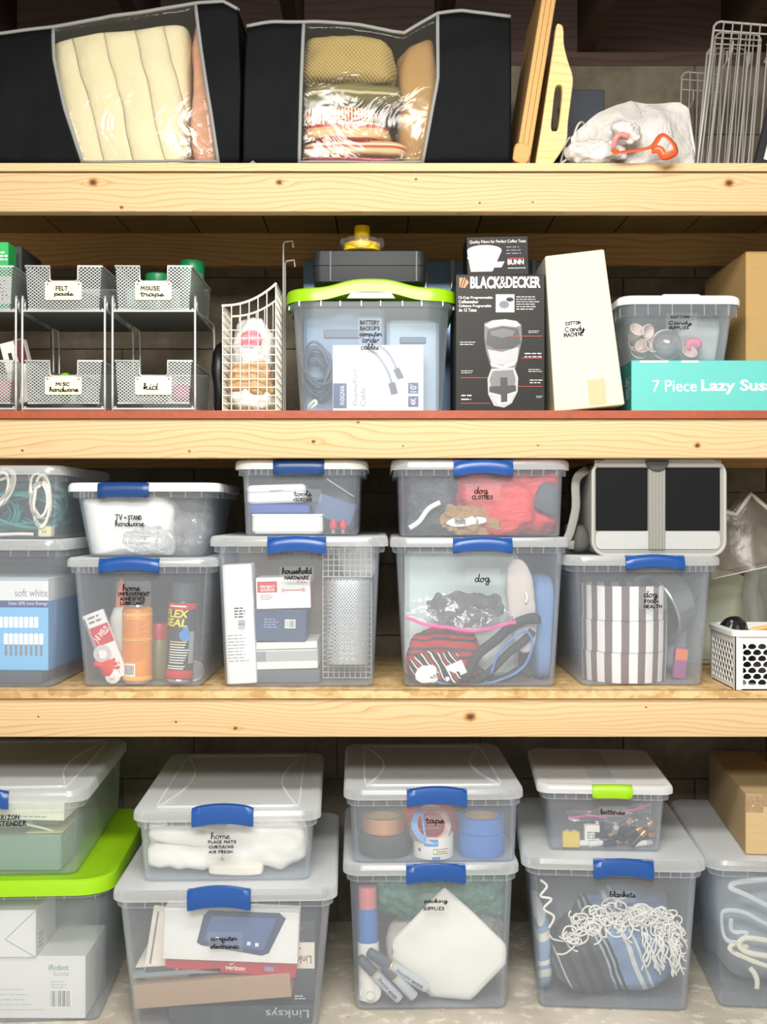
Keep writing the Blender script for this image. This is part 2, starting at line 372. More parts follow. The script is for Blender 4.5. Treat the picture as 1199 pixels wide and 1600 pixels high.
def hand(parent, lines, pen, y=-.0009, mat=None, name='handwriting', seed=1, base=(0, 0, 0)):
    """lines of (words, x0, x1, z0, z1): marker strokes fitted between the baseline z0 and top z1"""
    mb = MB(); rnd = random.Random(seed)
    def dot(p, r):
        n = 8; mb.add([Vector(base) + Vector((p[0] + r * math.cos(2 * PI * i / n), y, p[1] + r * math.sin(2 * PI * i / n))) for i in range(n)], [tuple(range(n))])
    for wd, x0, x1, z0, z1 in lines:
        cur = 0.0; st = []
        for ch in wd:
            low = ch.islower(); wv = 2.5
            for part in HW[ch].split(';'):
                if not part: continue
                pts = [tuple(float(c) for c in q.split(',')) for q in part.split()]
                wv = max(wv, max(p[0] for p in pts))
                pts = [(p[0] + cur + rnd.uniform(-.15, .15), p[1] + rnd.uniform(-.2, .2)) for p in pts]
                if low and len(pts) > 2: pts = [(q.x, q.y) for q in catmull([(a, b_, 0) for a, b_ in pts], 4)]
                st.append(pts)
            cur += wv + (-.25 if low else 1.3)
        hi = 10.0 if any(c in 'bdhklt' for c in wd) else (5.0 if wd.islower() else 9.0)
        kx = (x1 - x0) / max(cur, 1e-6); kz = (z1 - z0) / hi
        for pts in st:
            pts = [(x0 + a * kx, z0 + b_ * kz) for a, b_ in pts]
            for p, q in zip(pts, pts[1:]):
                dx, dz = q[0] - p[0], q[1] - p[1]; l = math.hypot(dx, dz)
                if l < 1e-7: continue
                nx, nz = -dz / l * pen / 2, dx / l * pen / 2
                mb.add([Vector(base) + Vector((a, y, c)) for a, c in ((p[0] + nx, p[1] + nz), (p[0] - nx, p[1] - nz), (q[0] - nx, q[1] - nz), (q[0] + nx, q[1] + nz))], [(0, 1, 2, 3)])
            for p in pts: dot(p, pen / 2)
    return mb.build(name, mat or INK, parent, smooth=False)
# ================================================================== the setting
b = NB('concrete_block'); co = b.co()
f = b.noise(co, 7, 6, .65); f2 = b.noise(co, 90, 3); f3 = b.noise(co, 2.3, 3, .6, .8)
c = b.ramp(f, [(.25, '#514a3d'), (.5, '#766d5c'), (.75, '#8b8270')])
c = b.mix(b.ma('MULTIPLY', b.ma('GREATER_THAN', f3, .62), .45), c, lin('#43362a'))
M_BLOCK = b.done(b.pbsdf(c, .9, Normal=b.bump(b.ma('ADD', f, b.ma('MULTIPLY', f2, .4)), .7, .006)))
M_MORTAR = flat('mortar', '#70685a', .95, var=.2, bump=.4)
b = NB('concrete_floor'); co = b.co()
f = b.noise(co, 3.2, 7, .62); f2 = b.noise(co, 26, 5, .6); sp = b.n('TexVoronoi', {'Vector': co, 'Scale': 22.0}).outputs[0]
c = b.ramp(f, [(.3, '#9a9284'), (.5, '#b9b1a2'), (.72, '#d2cbbd')])
c = b.mix(b.ma('MULTIPLY', b.ma('GREATER_THAN', f2, .58), .35), c, lin('#e6e1d6'))
c = b.mix(b.ma('MULTIPLY', b.ma('LESS_THAN', sp, .07), .5), c, lin('#6b6357'))
M_FLOOR = b.done(b.pbsdf(c, .75, Normal=b.bump(f2, .25, .003)))
YB = 0.62                                                    # face of the back wall
tag(MB().box((0, -1.9, -.05), (5.2, 5.3, .1)).build('floor', M_FLOOR, smooth=False), 'worn grey concrete floor with paint specks', kind='structure')
wall = tag(MB().box((0, YB + .11, 1.195), (5.2, .2, 2.39)).build('wall_back', M_MORTAR, smooth=False), 'grey concrete block wall behind the shelves', kind='structure')
blk = [MB().cbox((0, 0, 0), (.397, .006, .198), .0015).mesh('block', False), MB().cbox((0, 0, 0), (.397, .007, .198), .002).mesh('block', False)]
blk[0].materials.append(M_BLOCK); blk[1].materials.append(M_BLOCK)
rb = random.Random(4)
for r in range(12):
    for k in range(-5, 6):
        x = k * .4 + (.2 if r % 2 else 0) + .07
        if abs(x) > 2.3: continue
        link('block', blk[rb.random() > .6], None, wall, (x, YB + .0055, r * .2), (0, 0, 0))
M_OLD = pine('old_joist_wood', [(.75, .06, .02), (.55, .14, .012)], ('#57443c', '#493830', '#3a2c27'), 3.0, 40)
rim = tag(MB().box((0, YB + .06, 2.39 + .14), (5.2, .04, .28)).build('trim_1', M_OLD, smooth=False), 'dark aged rim joist above the block wall', kind='structure')
sill = tag(MB().box((0, YB + .06, 2.39 + .019), (5.2, .12, .038)).build('trim_2', M_OLD, smooth=False), 'dark sill plate on top of the block wall', kind='structure')
for i, x in enumerate((-1.461, -1.055, -.649, -.243, .163, .567, .973, 1.379)):
    tag(MB().box((x, YB + .04 - 1.9, 2.428 + .12), (.038, 3.8, .24)).build('trim_%d' % (i + 3), M_OLD, smooth=False), 'dark wooden ceiling joist running over the shelves', kind='structure')
tag(MB().box((0, -1.9, 2.69), (5.2, 5.3, .04)).build('ceiling', M_OLD, smooth=False), 'dark subfloor boards overhead', kind='structure')
# ------------------------------------------------------------------ built-in timber shelving
Z1 = PZ(257, 0); Z2 = PZ(642, 0); Z3 = PZ(1078, 0); TH = .0175; BH = .089
SHX = 1.4
shelving = thing('timber_shelving', 'pale pine plank shelving with three tiers built along the block wall', 'shelf', (0, .3, 0))
def kx(px, py, zc): return (PX(px, 0), PZ(py, 0) - zc)
M_EDGE = [pine('ply_edge', [], ('#d9bf93', '#cba877', '#b48d5c'), 2.0, 160), flat('red_brown_paint', '#9a4526', .55, var=.25, vscale=14, bump=.3), osb('osb_warm', ('#d3b886', '#c3a16b', '#ad8a56'))]
knots = [[(146, 285, .0135), (437, 285, .010), (190, 324, .0055), (650, 280, .004), (1140, 286, .013), (833, 316, .003), (750, 317, .003)],
         [(490, 690, .006), (1090, 696, .009), (630, 697, .003), (841, 696, .003), (296, 705, .004), (35, 704, .004), (560, 660, .004)],
         [(735, 1120, .015), (368, 1138, .006), (275, 1128, .004), (60, 1120, .003), (1010, 1105, .003)]]
for i, zt in enumerate((Z1, Z2, Z3)):
    zc = zt - TH - BH / 2
    kk = []
    for px, py, r in knots[i]:
        x, z = kx(px, py, zc); kk.append((x, z, r))
    mb = MB(); ln = SHX * 2
    mb.M = Matrix.Rotation(PI / 2, 4, 'Y')
    R = [[Vector((x, y, z)) for x, y in rrect(BH, .038, .0025, 2)] for z in (-SHX, SHX)]; mb.loft(R)
    mb.build('front_beam', pine('pine_beam_%d' % i, kk, seed=i * 7.3 + 1, gap=95), shelving, (0, .019 - .3, zc))
    lg = pine('pine_ledger_%d' % i, [(-.42, .01, .009), (.9, .0, .011), (.62, .012, .008)], ('#cfa56c', '#b98b50', '#9a6d38'), i * 3.1 + 5, 70)
    MB().box((0, YB - .019 - .3, zc), (SHX * 2, .038, BH)).build('rear_ledger', lg, shelving, smooth=False)
    sh = MB().box((0, .0, zt - .004), (SHX * 2, .6 + .018, .008)).build('shelf_board', osb('osb_warm'), shelving, smooth=False)
    MB().box((0, -.3095 + .002, zt - TH / 2), (SHX * 2, .006, TH)).build('front_edge', M_EDGE[i], sh, smooth=False)
    pk = [MB().box((0, 0, 0), (.186, .605, .0095)).mesh('plank', False) for _ in range(1)][0]
    pk.materials.append(pine('old_plank', [], ('#8f7547', '#7d6138', '#5f4526'), 2.2, 60))
    for k in range(15):
        link('plank', pk, None, sh, (-1.36 + .19 * k + .03 * i, .004, zt - .008 - .0048))
for x in (-SHX + .045, SHX - .045):
    for y in (.075 - .3, YB - .065 - .3):
        for z0, z1 in ((0, Z3 - TH), (Z3, Z2 - TH), (Z2, Z1 - TH)):
            MB().box((x, y, (z0 + z1) / 2), (.089, .038, z1 - z0)).build('post', pine('pine_post', [], seed=9.0), shelving, smooth=False)
# ================================================================== clear plastic bins
CL = clear('bin_plastic', .095, '#fcfdfe', '#e4eefa', .10, .2, trl=.3)
CL_LID = clear('lid_plastic', .27, '#fcfdfe', '#f2f6f8', .12, .2, trl=.3)
CL_GRN = clear('bin_plastic_greenish', .10, '#fafdfa', '#ecf4ee', .10, .2, trl=.3)
RIDGE = clear('ridge_plastic', .42, '#fdfefe', '#f6f9fa', .15, .2, trl=.2)
FROST = clear('frosted_lid', .5, '#fcfdfd', '#eef0ef', .12, .25, trl=.2)
LID_WHITE = flat('lid_white', '#eef0ee', .35)
LIME = flat('lime_plastic', '#93c80f', .35)
BLUE = flat('latch_blue', '#174a90', .32)
NAVY = flat('latch_navy', '#0e3c74', .35)
STICK = clear('label_film', .10, '#ffffff', '#f2f4f4', .06, .3)
class Bin: pass
DENSE = [1]
def rr(w, d, r, z, cy, n=5):
    p = rrect(w, d, r, n, 0, cy)
    if DENSE[0] > 1:
        o = []
        for i, a in enumerate(p):
            c = p[(i + 1) % len(p)]; o.append(a)
            if i % (n + 1) == n: o += [(lerp(a[0], c[0], k / DENSE[0]), lerp(a[1], c[1], k / DENSE[0])) for k in range(1, DENSE[0])]
        p = o
    return [Vector((x, y, z)) for x, y in p]
def make_bin(name, label, lid, base, yt, yl, Z0, Yf, D, latch=None, lidmat=None, latchmat=None, body=None, rot=0.0, group=None, band=.014, ridge=False,
             latch_gap=True, mat=None, cat='storage bin', wide_lid=0.0, rc=.028, rb=.02, latch_z=None):
    """lid, base, body = pixel spans of the lid, the foot and the tub just under the lid; yt, yl = rows of the lid's top and lower edge;
    Z0 = surface it stands on; Yf, D = front plane and depth"""
    B = Bin(); s = s_(Yf); mat = mat or CL; lidmat = lidmat or CL_LID
    X0 = (PX(lid[0], Yf) + PX(lid[1], Yf)) / 2
    B.X0, B.Yf, B.Z0, B.s, B.D = X0, Yf, Z0, s, D
    B.t = t = thing(name, label, cat, (X0, Yf, Z0), rot, group)
    H1 = PZ(yt, Yf) - Z0; H0 = PZ(yl, Yf) - Z0; B.H = H1; B.top = Z0 + H1
    WL = (lid[1] - lid[0]) * s; WB = (base[1] - base[0]) * s; body = body or (lid[0] + 10, lid[1] - 10); W = (body[1] - body[0]) * s
    ov = (WL - W) / 2; tap = max(.004, (W - WB) / 2); B.tap = tap; dx = ((base[0] + base[1]) / 2 - (lid[0] + lid[1]) / 2) * s; dx = max(-.006, min(.006, dx))
    y0 = ov * .6; dt = D - y0 * 2; db = dt - 2 * tap; cy = D / 2; B.W, B.WB, B.y0, B.WL, B.rb = W, WB, y0, WL, max(rb, rc)
    zb = H0 - band; th = .0022
    def k(z): return z / H1
    R = []
    for z, ins in ((0, .006), (.0025, .0018), (.008, 0)): R.append(rr(WB - 2 * ins, db - 2 * ins, rb, z, cy))
    def at(z, off=0.0): q = k(z); return rr(lerp(WB, W, q) + 2 * off, lerp(db, dt, q) + 2 * off, lerp(rb, rc, q) + max(off, 0), z, cy)
    R.append(at(zb * .5)); R.append(at(zb)); R.append(at(zb, ov * .55)); R.append(at(H0 - .001, ov * .55)); R.append(at(H0 - .001, -th)); R.append(at(zb * .5, -th)); R.append(at(.006, -th)); R.append(rr(WB - 2 * th - .01, db - .01 - 2 * th, rb, .0035, cy))
    mb = MB().loft(R)
    nr = 3; lw = [(-W / 2, -W / 2)]
    l0, l1 = ((latch[0] - 599.5) * s - X0, (latch[1] - 599.5) * s - X0) if latch else (-.01, .01)
    for a, c in ((-W / 2 + .02, l0 - .012), (l1 + .012, W / 2 - .02)):      # small stiffening ribs under the rim
        for q in (0, .35, .66, 1):
            x = lerp(a, c, q); mb.box((x, y0 - ov * .55 - .0015, (zb + H0) / 2), (.0028, .003, H0 - zb))
    for xx in (-W / 2 - ov * .5, W / 2 + ov * .5):
        for q in (.12, .3, .5, .7, .88): mb.box((xx, D * q, (zb + H0) / 2), (.003, .0028, H0 - zb))
    mb.build('tub', mat, t, ang=.5)
    # lid: skirt, rolled shoulder, sunken centre
    L = []
    h = H1 - H0; rl = rc + ov
    for z, ins in ((H0, .0), (H0 + h * .55, .0), (H1 - .0035, .0022), (H1, .0065), (H1, .02), (H1 - .0012, .024), (H1 - .0012, .026)): L.append(rr(WL - 2 * ins, D - 2 * ins, rl - ins * .5, z, cy))
    for z, ins in ((H1 - .0032, .024), (H1 - .002, .008), (H0 + h * .5, .0022), (H0, .0022)): L.append(rr(WL - 2 * ins, D - 2 * ins, rl - ins * .5, z, cy))
    mb = MB(); n = len(L[0]); mb.loft(L, False, False, True)
    mb.add(rr(WL - .052, D - .052, rl - .013, H1 - .0012, cy), [tuple(range(n))]); mb.add(rr(WL - .048, D - .048, rl - .012, H1 - .0032, cy), [tuple(range(n))])
    lo = mb.build('lid', lidmat, t, ang=.5); B.lid = lo
    if ridge:
        mb = MB(); a, d_ = WL / 2 - .05, D / 2 - .045
        fr = [Vector((x, y, H1)) for x, y in rrect(2 * a, 2 * d_, .02, 4, 0, cy)]
        mb.tube(fr, .003, 6, True)
        for sg in (-1, 1):
            mb.tube([Vector((sg * (a - .004 - .045 * math.sin(PI * q)), cy - d_ + 2 * d_ * q, H1)) for q in [i / 12 for i in range(13)]], .003, 6)
        mb.build('lid_ridge', RIDGE, lo)
    if latch:
        mb = MB(); lx0, lx1 = l0, l1; zt_ = ZC - (latch[2] - 800) * s - Z0; zl_ = ZC - (latch[3] - 800) * s - Z0
        arch = latch[4] * s if len(latch) > 4 else 0.006
        N = 14; R = []
        for i in range(N + 1):
            u = i / N; x = lerp(lx0, lx1, u); dz = arch * (4 * u * (1 - u)) - arch; e = .0 if 0 < i < N else .002
            top, bot = zt_ + dz - e, zl_ + dz + e; m_ = (top + bot) / 2
            pr = [(.010, min(top, H1 + .004)), (.006, top), (.0, top), (-.005 + e, top - .002), (-.0085 + e, m_ + .004), (-.0085 + e, m_ - .004), (-.006 + e, bot + .001), (-.003, bot), (.0008, bot + .003), (-.0005, m_), (.0, H1 - .001), (.010, H1 - .0015)]
            pr[0] = (.010, max(H1 + .0008, min(top - .001, H1 + .003)))
            R.append([Vector((x, y, z)) for y, z in pr])
        mb.loft(R); lt = mb.build('latch', latchmat or BLUE, t, ang=.9)
        if lidmat is not LID_WHITE:
            pass
    return B
def lab(B, box, lines, pen_px=1.7, film=True, seed=1, zoff=0):
    """clear sticker with marker writing on the front of a bin; all in pixels of the photograph"""
    s = B.s
    def X(px): return (px - 599.5) * s - B.X0
    def Z(py): return ZC - (py - 800) * s - B.Z0
    zc = Z((box[1] + box[3]) / 2); yb = B.y0 + B.tap * (1 - zc / B.H)
    kk = (D0 + B.Yf + yb) / (D0 + B.Yf)
    def X2(px): return (px - 599.5) * s * kk - B.X0
    def Z2(py): return ZC - (py - 800) * s * kk - B.Z0
    sl = B.tap / B.H                                          # the wall leans by this much
    holder = MB(); c = (X2((box[0] + box[2]) / 2), Z2((box[1] + box[3]) / 2)); w = (box[2] - box[0]) * s * kk; h = (box[3] - box[1]) * s * kk
    R = [Vector((x, 0, z)) for x, z in rrect(w, h, .003, 2)]
    holder.add(R, [tuple(range(len(R)))])
    ob = holder.build('label_sticker', STICK, B.t, (c[0], yb - .0012, c[1]), (math.atan(sl), 0, 0), smooth=False)
    L = []
    for (wd, x0, x1, y0, y1) in lines:
        if not wd.islower() and len(wd) > 2: y0 += (y1 - y0) * .2
        L.append((wd, X2(x0) - c[0], X2(x1) - c[0], Z2(y1) - c[1], Z2(y0) - c[1]))
    hand(ob, L, pen_px * .68 * s, y=-.0006, seed=seed)
    return ob
BINS = {}
SEEN = set()
def mark():
    SEEN.clear(); SEEN.update(o.name for o in bpy.data.objects)
def contain(key, m=.0022):
    """things just put into a bin are pushed clear of its walls; soft ones press against them"""
    B = BINS[key]; bpy.context.view_layer.update()
    new = [o for o in bpy.data.objects if o.name not in SEEN]; tops = [o for o in new if o.parent is None]
    Mw = B.t.matrix_world; Mi = Mw.inverted(); cy = B.D / 2
    def lim(z):
        q = max(0, min(1, z / B.H)); ta = B.tap * (1 - q)
        m2 = m + (.006 * (1 - z / .008) if z < .008 else 0)
        return lerp(B.WB, B.W, q) / 2 - .0025 - m2, cy - (B.y0 + ta) - .0025 - m2
    def tree(o): return [o] + [d for c in o.children for d in tree(c)]
    for o in tops:
        me_ = [d for d in tree(o) if d.type == 'MESH']
        squash = [o]
        if o.get('soft'): squash = me_; del o['soft']
        elif o.type == 'EMPTY':                                    # rigid things: shift as a whole
            for _ in range(2):
                bpy.context.view_layer.update(); fx = [0, 0]; fy = [0, 0]; fz = 0
                for d in me_:
                    T = Mi @ d.matrix_world
                    for v in d.data.vertices:
                        p = T @ v.co; hx, hy = lim(p.z)
                        fx = [min(fx[0], hx - p.x), max(fx[1], -hx - p.x)]; fy = [min(fy[0], cy + hy - p.y), max(fy[1], cy - hy - p.y)]; fz = max(fz, .0042 - p.z)
                sh = Vector((fx[0] if -fx[0] > fx[1] else fx[1], fy[0] if -fy[0] > fy[1] else fy[1], fz))
                o.location += Mw.to_3x3() @ sh
            continue
        for e in squash:
            T = Mi @ e.matrix_world; Ti = T.inverted(); r = B.rb
            for v in e.data.vertices:
                p = T @ v.co; hx, hy = lim(p.z)
                p.x = max(-hx, min(hx, p.x)); y = max(-hy, min(hy, p.y - cy))
                ex, ey = abs(p.x) - (hx - r), abs(y) - (hy - r)
                if ex > 0 and ey > 0 and math.hypot(ex, ey) > r:
                    k = r / math.hypot(ex, ey); p.x = math.copysign(hx - r + ex * k, p.x); y = math.copysign(hy - r + ey * k, y)
                p.y = y + cy; p.z = max(.0042, min(B.H - .0042, p.z)); v.co = Ti @ p
    mark()
# ---- shelf of clear bins at eye level
Y3 = .012
BINS['bulb'] = make_bin('storage_bin', 'clear latch bin showing the soft white light bulb carton, cord bin on top', (-155, 96), (-135, 82), 843, 860, Z3 + .0005, Y3, .56, body=(-148, 89))
BINS['cord'] = make_bin('storage_bin', 'clear bin of coiled white and teal cords on the light bulb bin', (-150, 97), (-130, 84), 727, 742, BINS['bulb'].top + .0005, Y3 + .01, .5, body=(-140, 90))
BINS['adhesive'] = make_bin('storage_bin', 'clear bin marked home improvement holding spray cans and adhesives', (98, 338), (117, 305), 872, 886, Z3 + .0005, Y3, .5, (155, 249, 869, 891, 6), body=(104, 322))
BINS['tv'] = make_bin('storage_bin', 'white lidded clear bin marked TV and stand hardware', (99, 342), (122, 306), 754, 768, BINS['adhesive'].top + .0005, Y3 + .02, .45, (153, 233, 753, 777, 1), LID_WHITE, NAVY, body=(111, 328), rb=.04)
BINS['hardware'] = make_bin('storage_bin', 'clear bin marked household hardware with wire mesh baskets inside', (324, 607), (350, 586), 838, 854, Z3 + .0005, Y3, .56, (418, 510, 837, 861, 6), body=(337, 594))
BINS['tools'] = make_bin('storage_bin', 'small white lidded clear bin marked tools and screws', (364, 575), (382, 560), 718, 733, BINS['hardware'].top + .0005, Y3 + .02, .4, (427, 507, 717, 741, 1), LID_WHITE, NAVY, body=(376, 563), rb=.03)
BINS['dog'] = make_bin('storage_bin', 'clear bin marked dog holding leashes and a pink zip bag', (610, 893), (632, 871), 840, 855, Z3 + .0005, Y3, .56, (708, 801, 838, 860, 6), body=(620, 885))
BINS['clothes'] = make_bin('storage_bin', 'shallow clear bin marked dog clothes filled with red coats', (611, 894), (626, 878), 718, 734, BINS['dog'].top + .0005, Y3 + .003, .54, (709, 802, 717, 740, 6), body=(622, 884))
BINS['food'] = make_bin('storage_bin', 'clear bin marked dog food and health with a striped canister', (885, 1133), (922, 1113), 868, 884, Z3 + .0005, Y3 + .01, .5, (978, 1070, 866, 886, 6), body=(902, 1121))
# ---- floor
BINS['computer'] = make_bin('storage_bin', 'large clear bin on the floor marked computer electronic full of boxes', (173, 527), (208, 500), 1391, 1409, .0005, -.10, .66, (293, 392, 1384, 1417, 7), body=(182, 518), rot=math.radians(1.6))
BINS['home'] = make_bin('storage_bin', 'clear bin marked home place mats and curtains on the computer bin', (205, 501), (222, 482), 1268, 1284, BINS['computer'].top + .0005, -.06, .635, (300, 396, 1256, 1287, 6), body=(215, 492), rot=math.radians(2.2), ridge=True)
BINS['packing'] = make_bin('storage_bin', 'clear floor bin marked packing supplies with rolled paper and markers', (536, 815), (556, 795), 1352, 1368, .0005, .015, .56, (635, 728, 1349, 1376, 6), body=(546, 806), rot=math.radians(1.4))
BINS['tape'] = make_bin('storage_bin', 'clear bin marked tape holding rolls of tape, on the packing bin', (537, 822), (551, 808), 1234, 1250, BINS['packing'].top + .0005, .015, .54, (636, 730, 1229, 1256, 6), body=(546, 812), rot=math.radians(1.4), ridge=True)
BINS['blanket'] = make_bin('storage_bin', 'clear floor bin marked blankets with a striped fringed blanket inside', (817, 1106), (849, 1081), 1344, 1361, .0005, .005, .58, (928, 1021, 1342, 1368, 6), body=(832, 1096), rot=math.radians(-4.2))
BINS['battery'] = make_bin('storage_bin', 'small clear bin with lime clip marked batteries, on the blanket bin', (841, 1054), (869, 1039), 1228, 1241, BINS['blanket'].top + .0005, .05, .43, (926, 988, 1226, 1247, 1), lidmat=FROST, latchmat=LIME, body=(858, 1045), rot=math.radians(-3.8), rc=.012, rb=.01)
lx, ly = .022, BINS['battery'].D
MB().box((0, ly / 2, BINS['battery'].H - .0006), (lx * 2.6, ly * .86, .0018)).build('lid_groove', CL_LID, BINS['battery'].lid, smooth=False)
BINS['white_cord'] = make_bin('storage_bin', 'clear floor bin of white cords with a cardboard box on its lid', (1109, 1400), (1131, 1378), 1348, 1364, .0005, .01, .58, body=(1119, 1390), rot=math.radians(-5.0))
BINS['irobot'] = make_bin('storage_bin', 'big clear floor bin with a glossy lime green lid', (-190, 172), (-165, 150), 1378, 1402, .0005, -.06, .64, body=(-180, 160), lidmat=LIME, rot=math.radians(3.2), rc=.06, band=.006, mat=CL)
BINS['verizon'] = make_bin('storage_bin', 'clear bin marked extender with white boxes, resting on the lime lid', (-160, 132), (-140, 118), 1238, 1256, BINS['irobot'].top + .0005, -.04, .62, (-85, 13, 1232, 1260, 6), body=(-148, 122), rot=math.radians(3.4), ridge=True, mat=CL_GRN)
# ---- second shelf
Y2 = .03
DENSE[0] = 24
BINS['lime'] = make_bin('storage_bin', 'tall clear bin with wavy lime lid marked battery backups and cables', (444, 716), (466, 692), 449, 470, Z2 + .0005, Y2, .46, body=(452, 704), lidmat=LIME, band=.012, rc=.05)
DENSE[0] = 1
# ================================================================== things on the eye-level shelf and inside its bins
WHT = flat('white_card', '#eceae4', .6, var=.04); GRYT = flat('grey_print', '#7d7f86', .7); BLK = flat('black_print', '#15151a', .6); REDP = flat('red_print', '#c8242c', .5)
WPR = flat('white_print', '#f4f2ec', .6); YEL = flat('yellow_print', '#f2dc28', .5); NVP = flat('navy_print', '#27407f', .5)
class Q: pass
def carton(name, label, cat, x0, x1, y0, y1, Y, dep, mat, tilt=0.0, rz=0.0, bev=.0015, group=None, rx=0.0, part='carton_body', Z=None):
    q = Q(); s = s_(Y); q.s = s; q.w = (x1 - x0) * s; q.h = (y1 - y0) * s
    q.c = P((x0 + x1) / 2, y1, Y)
    if Z is not None: q.h += q.c.z - Z; q.c.z = Z
    q.t = thing(name, label, cat, q.c, group=group, rot=(rx, tilt, rz))
    q.b = MB().cbox((0, dep / 2, 0), (q.w, dep, q.h), bev).build(part, mat, q.t, ang=.3)
    q.X = lambda px: (px - 599.5) * s - q.c.x
    q.Z = lambda py: ZC - (py - 800) * s - q.c.z
    q.dep = dep
    return q
def qt(q, s, x0, x1, y0, y1, mat, **kw): return txt(q.b, s, (q.X(x0), q.Z(y1), q.X(x1), q.Z(y0)), mat, **kw)
def qr(q, x0, x1, y0, y1, mat, **kw): return rect(q.b, q.X(x0), q.Z(y1), q.X(x1), q.Z(y0), mat, **kw)
def barcode(parent, x0, z0, x1, z1, y=-.0009, plane='front', base=(0, 0, 0), vert=True, bg=True):
    if bg: rect(parent, x0 - .002, z0 - .002, x1 + .002, z1 + .002, WPR, y + .0003, 'print', plane, base)
    mb = MB(); rn = random.Random(int(abs(x0) * 1e5) % 997); n = 15
    for i in range(n):
        w = rn.choice((.25, .4, .6))
        a, b_ = (i + .1) / n, (i + .1 + w) / n
        q = [(lerp(x0, x1, a), z0), (lerp(x0, x1, b_), z0), (lerp(x0, x1, b_), z1), (lerp(x0, x1, a), z1)] if vert else [(x0, lerp(z0, z1, a)), (x1, lerp(z0, z1, a)), (x1, lerp(z0, z1, b_)), (x0, lerp(z0, z1, b_))]
        mb.add([Vector(base) + Vector(PLANE[plane](u, v, y)) for u, v in q], [(0, 1, 2, 3)])
    mb.build('barcode', BLK, parent, smooth=False)
def lines(parent, x0, x1, z0, z1, n, mat, y=-.0009, seed=0, th=.45, plane='front', base=(0, 0, 0), name='print_lines'):
    """rows of print too small to read"""
    mb = MB(); rn = random.Random(seed); h = (z1 - z0) / n
    for i in range(n):
        x = x0; zz = z1 - (i + .5) * h; e = x1 - (x1 - x0) * rn.random() * .3
        while x < e:
            w = min((.3 + rn.random()) * h * 1.6, e - x)
            mb.add([Vector(base) + Vector(PLANE[plane](u, v, y)) for u, v in ((x, zz - h * th / 2), (x + w, zz - h * th / 2), (x + w, zz + h * th / 2), (x, zz + h * th / 2))], [(0, 1, 2, 3)]); x += w + h * .35
    mb.build(name, mat, parent, smooth=False)
def soft(name, label, cat, x0, x1, y0, y1, Y, dep, mat, seed=0, amp=.12, freq=9, n=12, pw=4.0, rz=0.0, tilt=0.0, group=None, ridge=False, Z=None, **kw):
    """a single lumpy cloth or bag spanning those pixels, its front at Y"""
    s = s_(Y); w, h = (x1 - x0) * s, (y1 - y0) * s; c = P((x0 + x1) / 2, y1, Y); c.y += dep / 2
    if Z is not None: h += c.z - Z; c.z = Z
    return tag(blob((w, dep, h), seed, amp, freq, n, pw, ridge=ridge, **kw).build(name, mat, None, c, (0, tilt, rz), ang=3), label, cat, group)
def cord(name, label, pts, r, mat, cat='cord', group=None, n=7, flatten=1.0):
    c = sum((Vector(p) for p in pts), Vector()) / len(pts); c.z = min(p[2] for p in pts)
    return tag(MB().tube([Vector(p) - c for p in pts], r, n, flatten=flatten).build(name, mat, None, c, ang=3), label, cat, group)
def F3(k): return BINS[k].Z0 + .0045
# ---- light bulb bin
mark()
zf = F3('bulb')
q0 = carton('flat_case', 'dark grey flat case under the light bulb carton', 'case', -120, 66, 1048, 1075, .062, .3, flat('dark_case', '#3d444c', .5), Z=zf)
q = carton('bulb_carton', 'blue and white light bulb carton reading soft white', 'box', -118, 70, 906, 1047, .062, .3, flat('bulb_blue', '#4fa0dc', .5), rz=math.radians(-3), Z=zf + q0.h + .0005)
qr(q, -130, 71, 907, 939, WHT); rect(q.b, 0, q.Z(939), .3, q.h - .001, WHT, -q.w / 2 - .0006, 'print', 'right', (0, 0, 0)); qr(q, -130, 71, 938, 949, NVP, y=-.0007)
MB().cbox((0, .15, q.h), (q.w - .002, .298, .0012), .0004).build('top_flap', WHT, q.t)
qt(q, 'soft white', 18, 70, 920, 932, GRYT, y=-.0009); qt(q, 'Uses 20% Less Energy', 8, 70, 940, 946, WPR, y=-.0011)
qr(q, -130, 71, 949, 1046, flat('sky_print', '#78bce8', .5), y=-.0007)
for r_, (yy, xx) in enumerate(((966, 60), (992, 68))):
    for k in range(8):
        cx = xx - 8 - k * 8
        for j in range(4): poly(q.b, ell(q.X(cx), q.Z(yy + 4 * j), .0058, .0045, 10), WPR, -.001 - .00005 * (j + r_), 'print')
        if r_: rect(q.b, q.X(cx) - .003, q.Z(yy + 32), q.X(cx) + .003, q.Z(yy + 14), GRYT, -.0009)
lab_none = None
contain('bulb')
# ---- cord bin
zc_ = F3('cord')
TEAL = flat('teal_cord', '#4f9c98', .45); WCORD = flat('white_cord', '#e9e4d4', .45)
for k, (cx, cy, rx, rz, tn, dy) in enumerate(((40, 800, 62, 26, 6, .07), (-20, 800, 55, 30, 6, .11), (60, 790, 50, 30, 4, .15))):
    c = P(cx, cy, .03 + dy); cord('extension_cord', ['teal extension cord coiled against the front of the cord bin', 'second teal cord coil beneath the white loops', 'teal cord coil deepest in the cord bin'][k], coil(c, rx * .00145, rz * .00145, tn, k + 3, depth=.05, wob=.4), .0032, TEAL, group='teal cords')
for k, (cx, cy, rx, rz, ti) in enumerate(((65, 782, 13, 33, .12), (0, 762, 15, 30, -.3))):
    c = P(cx, cy, .045); cord('white_cable', ['white cord hung in narrow loops beside the beige plug', 'white cord loop cut by the picture edge in the cord bin'][k], coil(c, rx * .00145, rz * .00145, 4, k + 11, ti, .5, .03), .0036, WCORD, group='white cords')
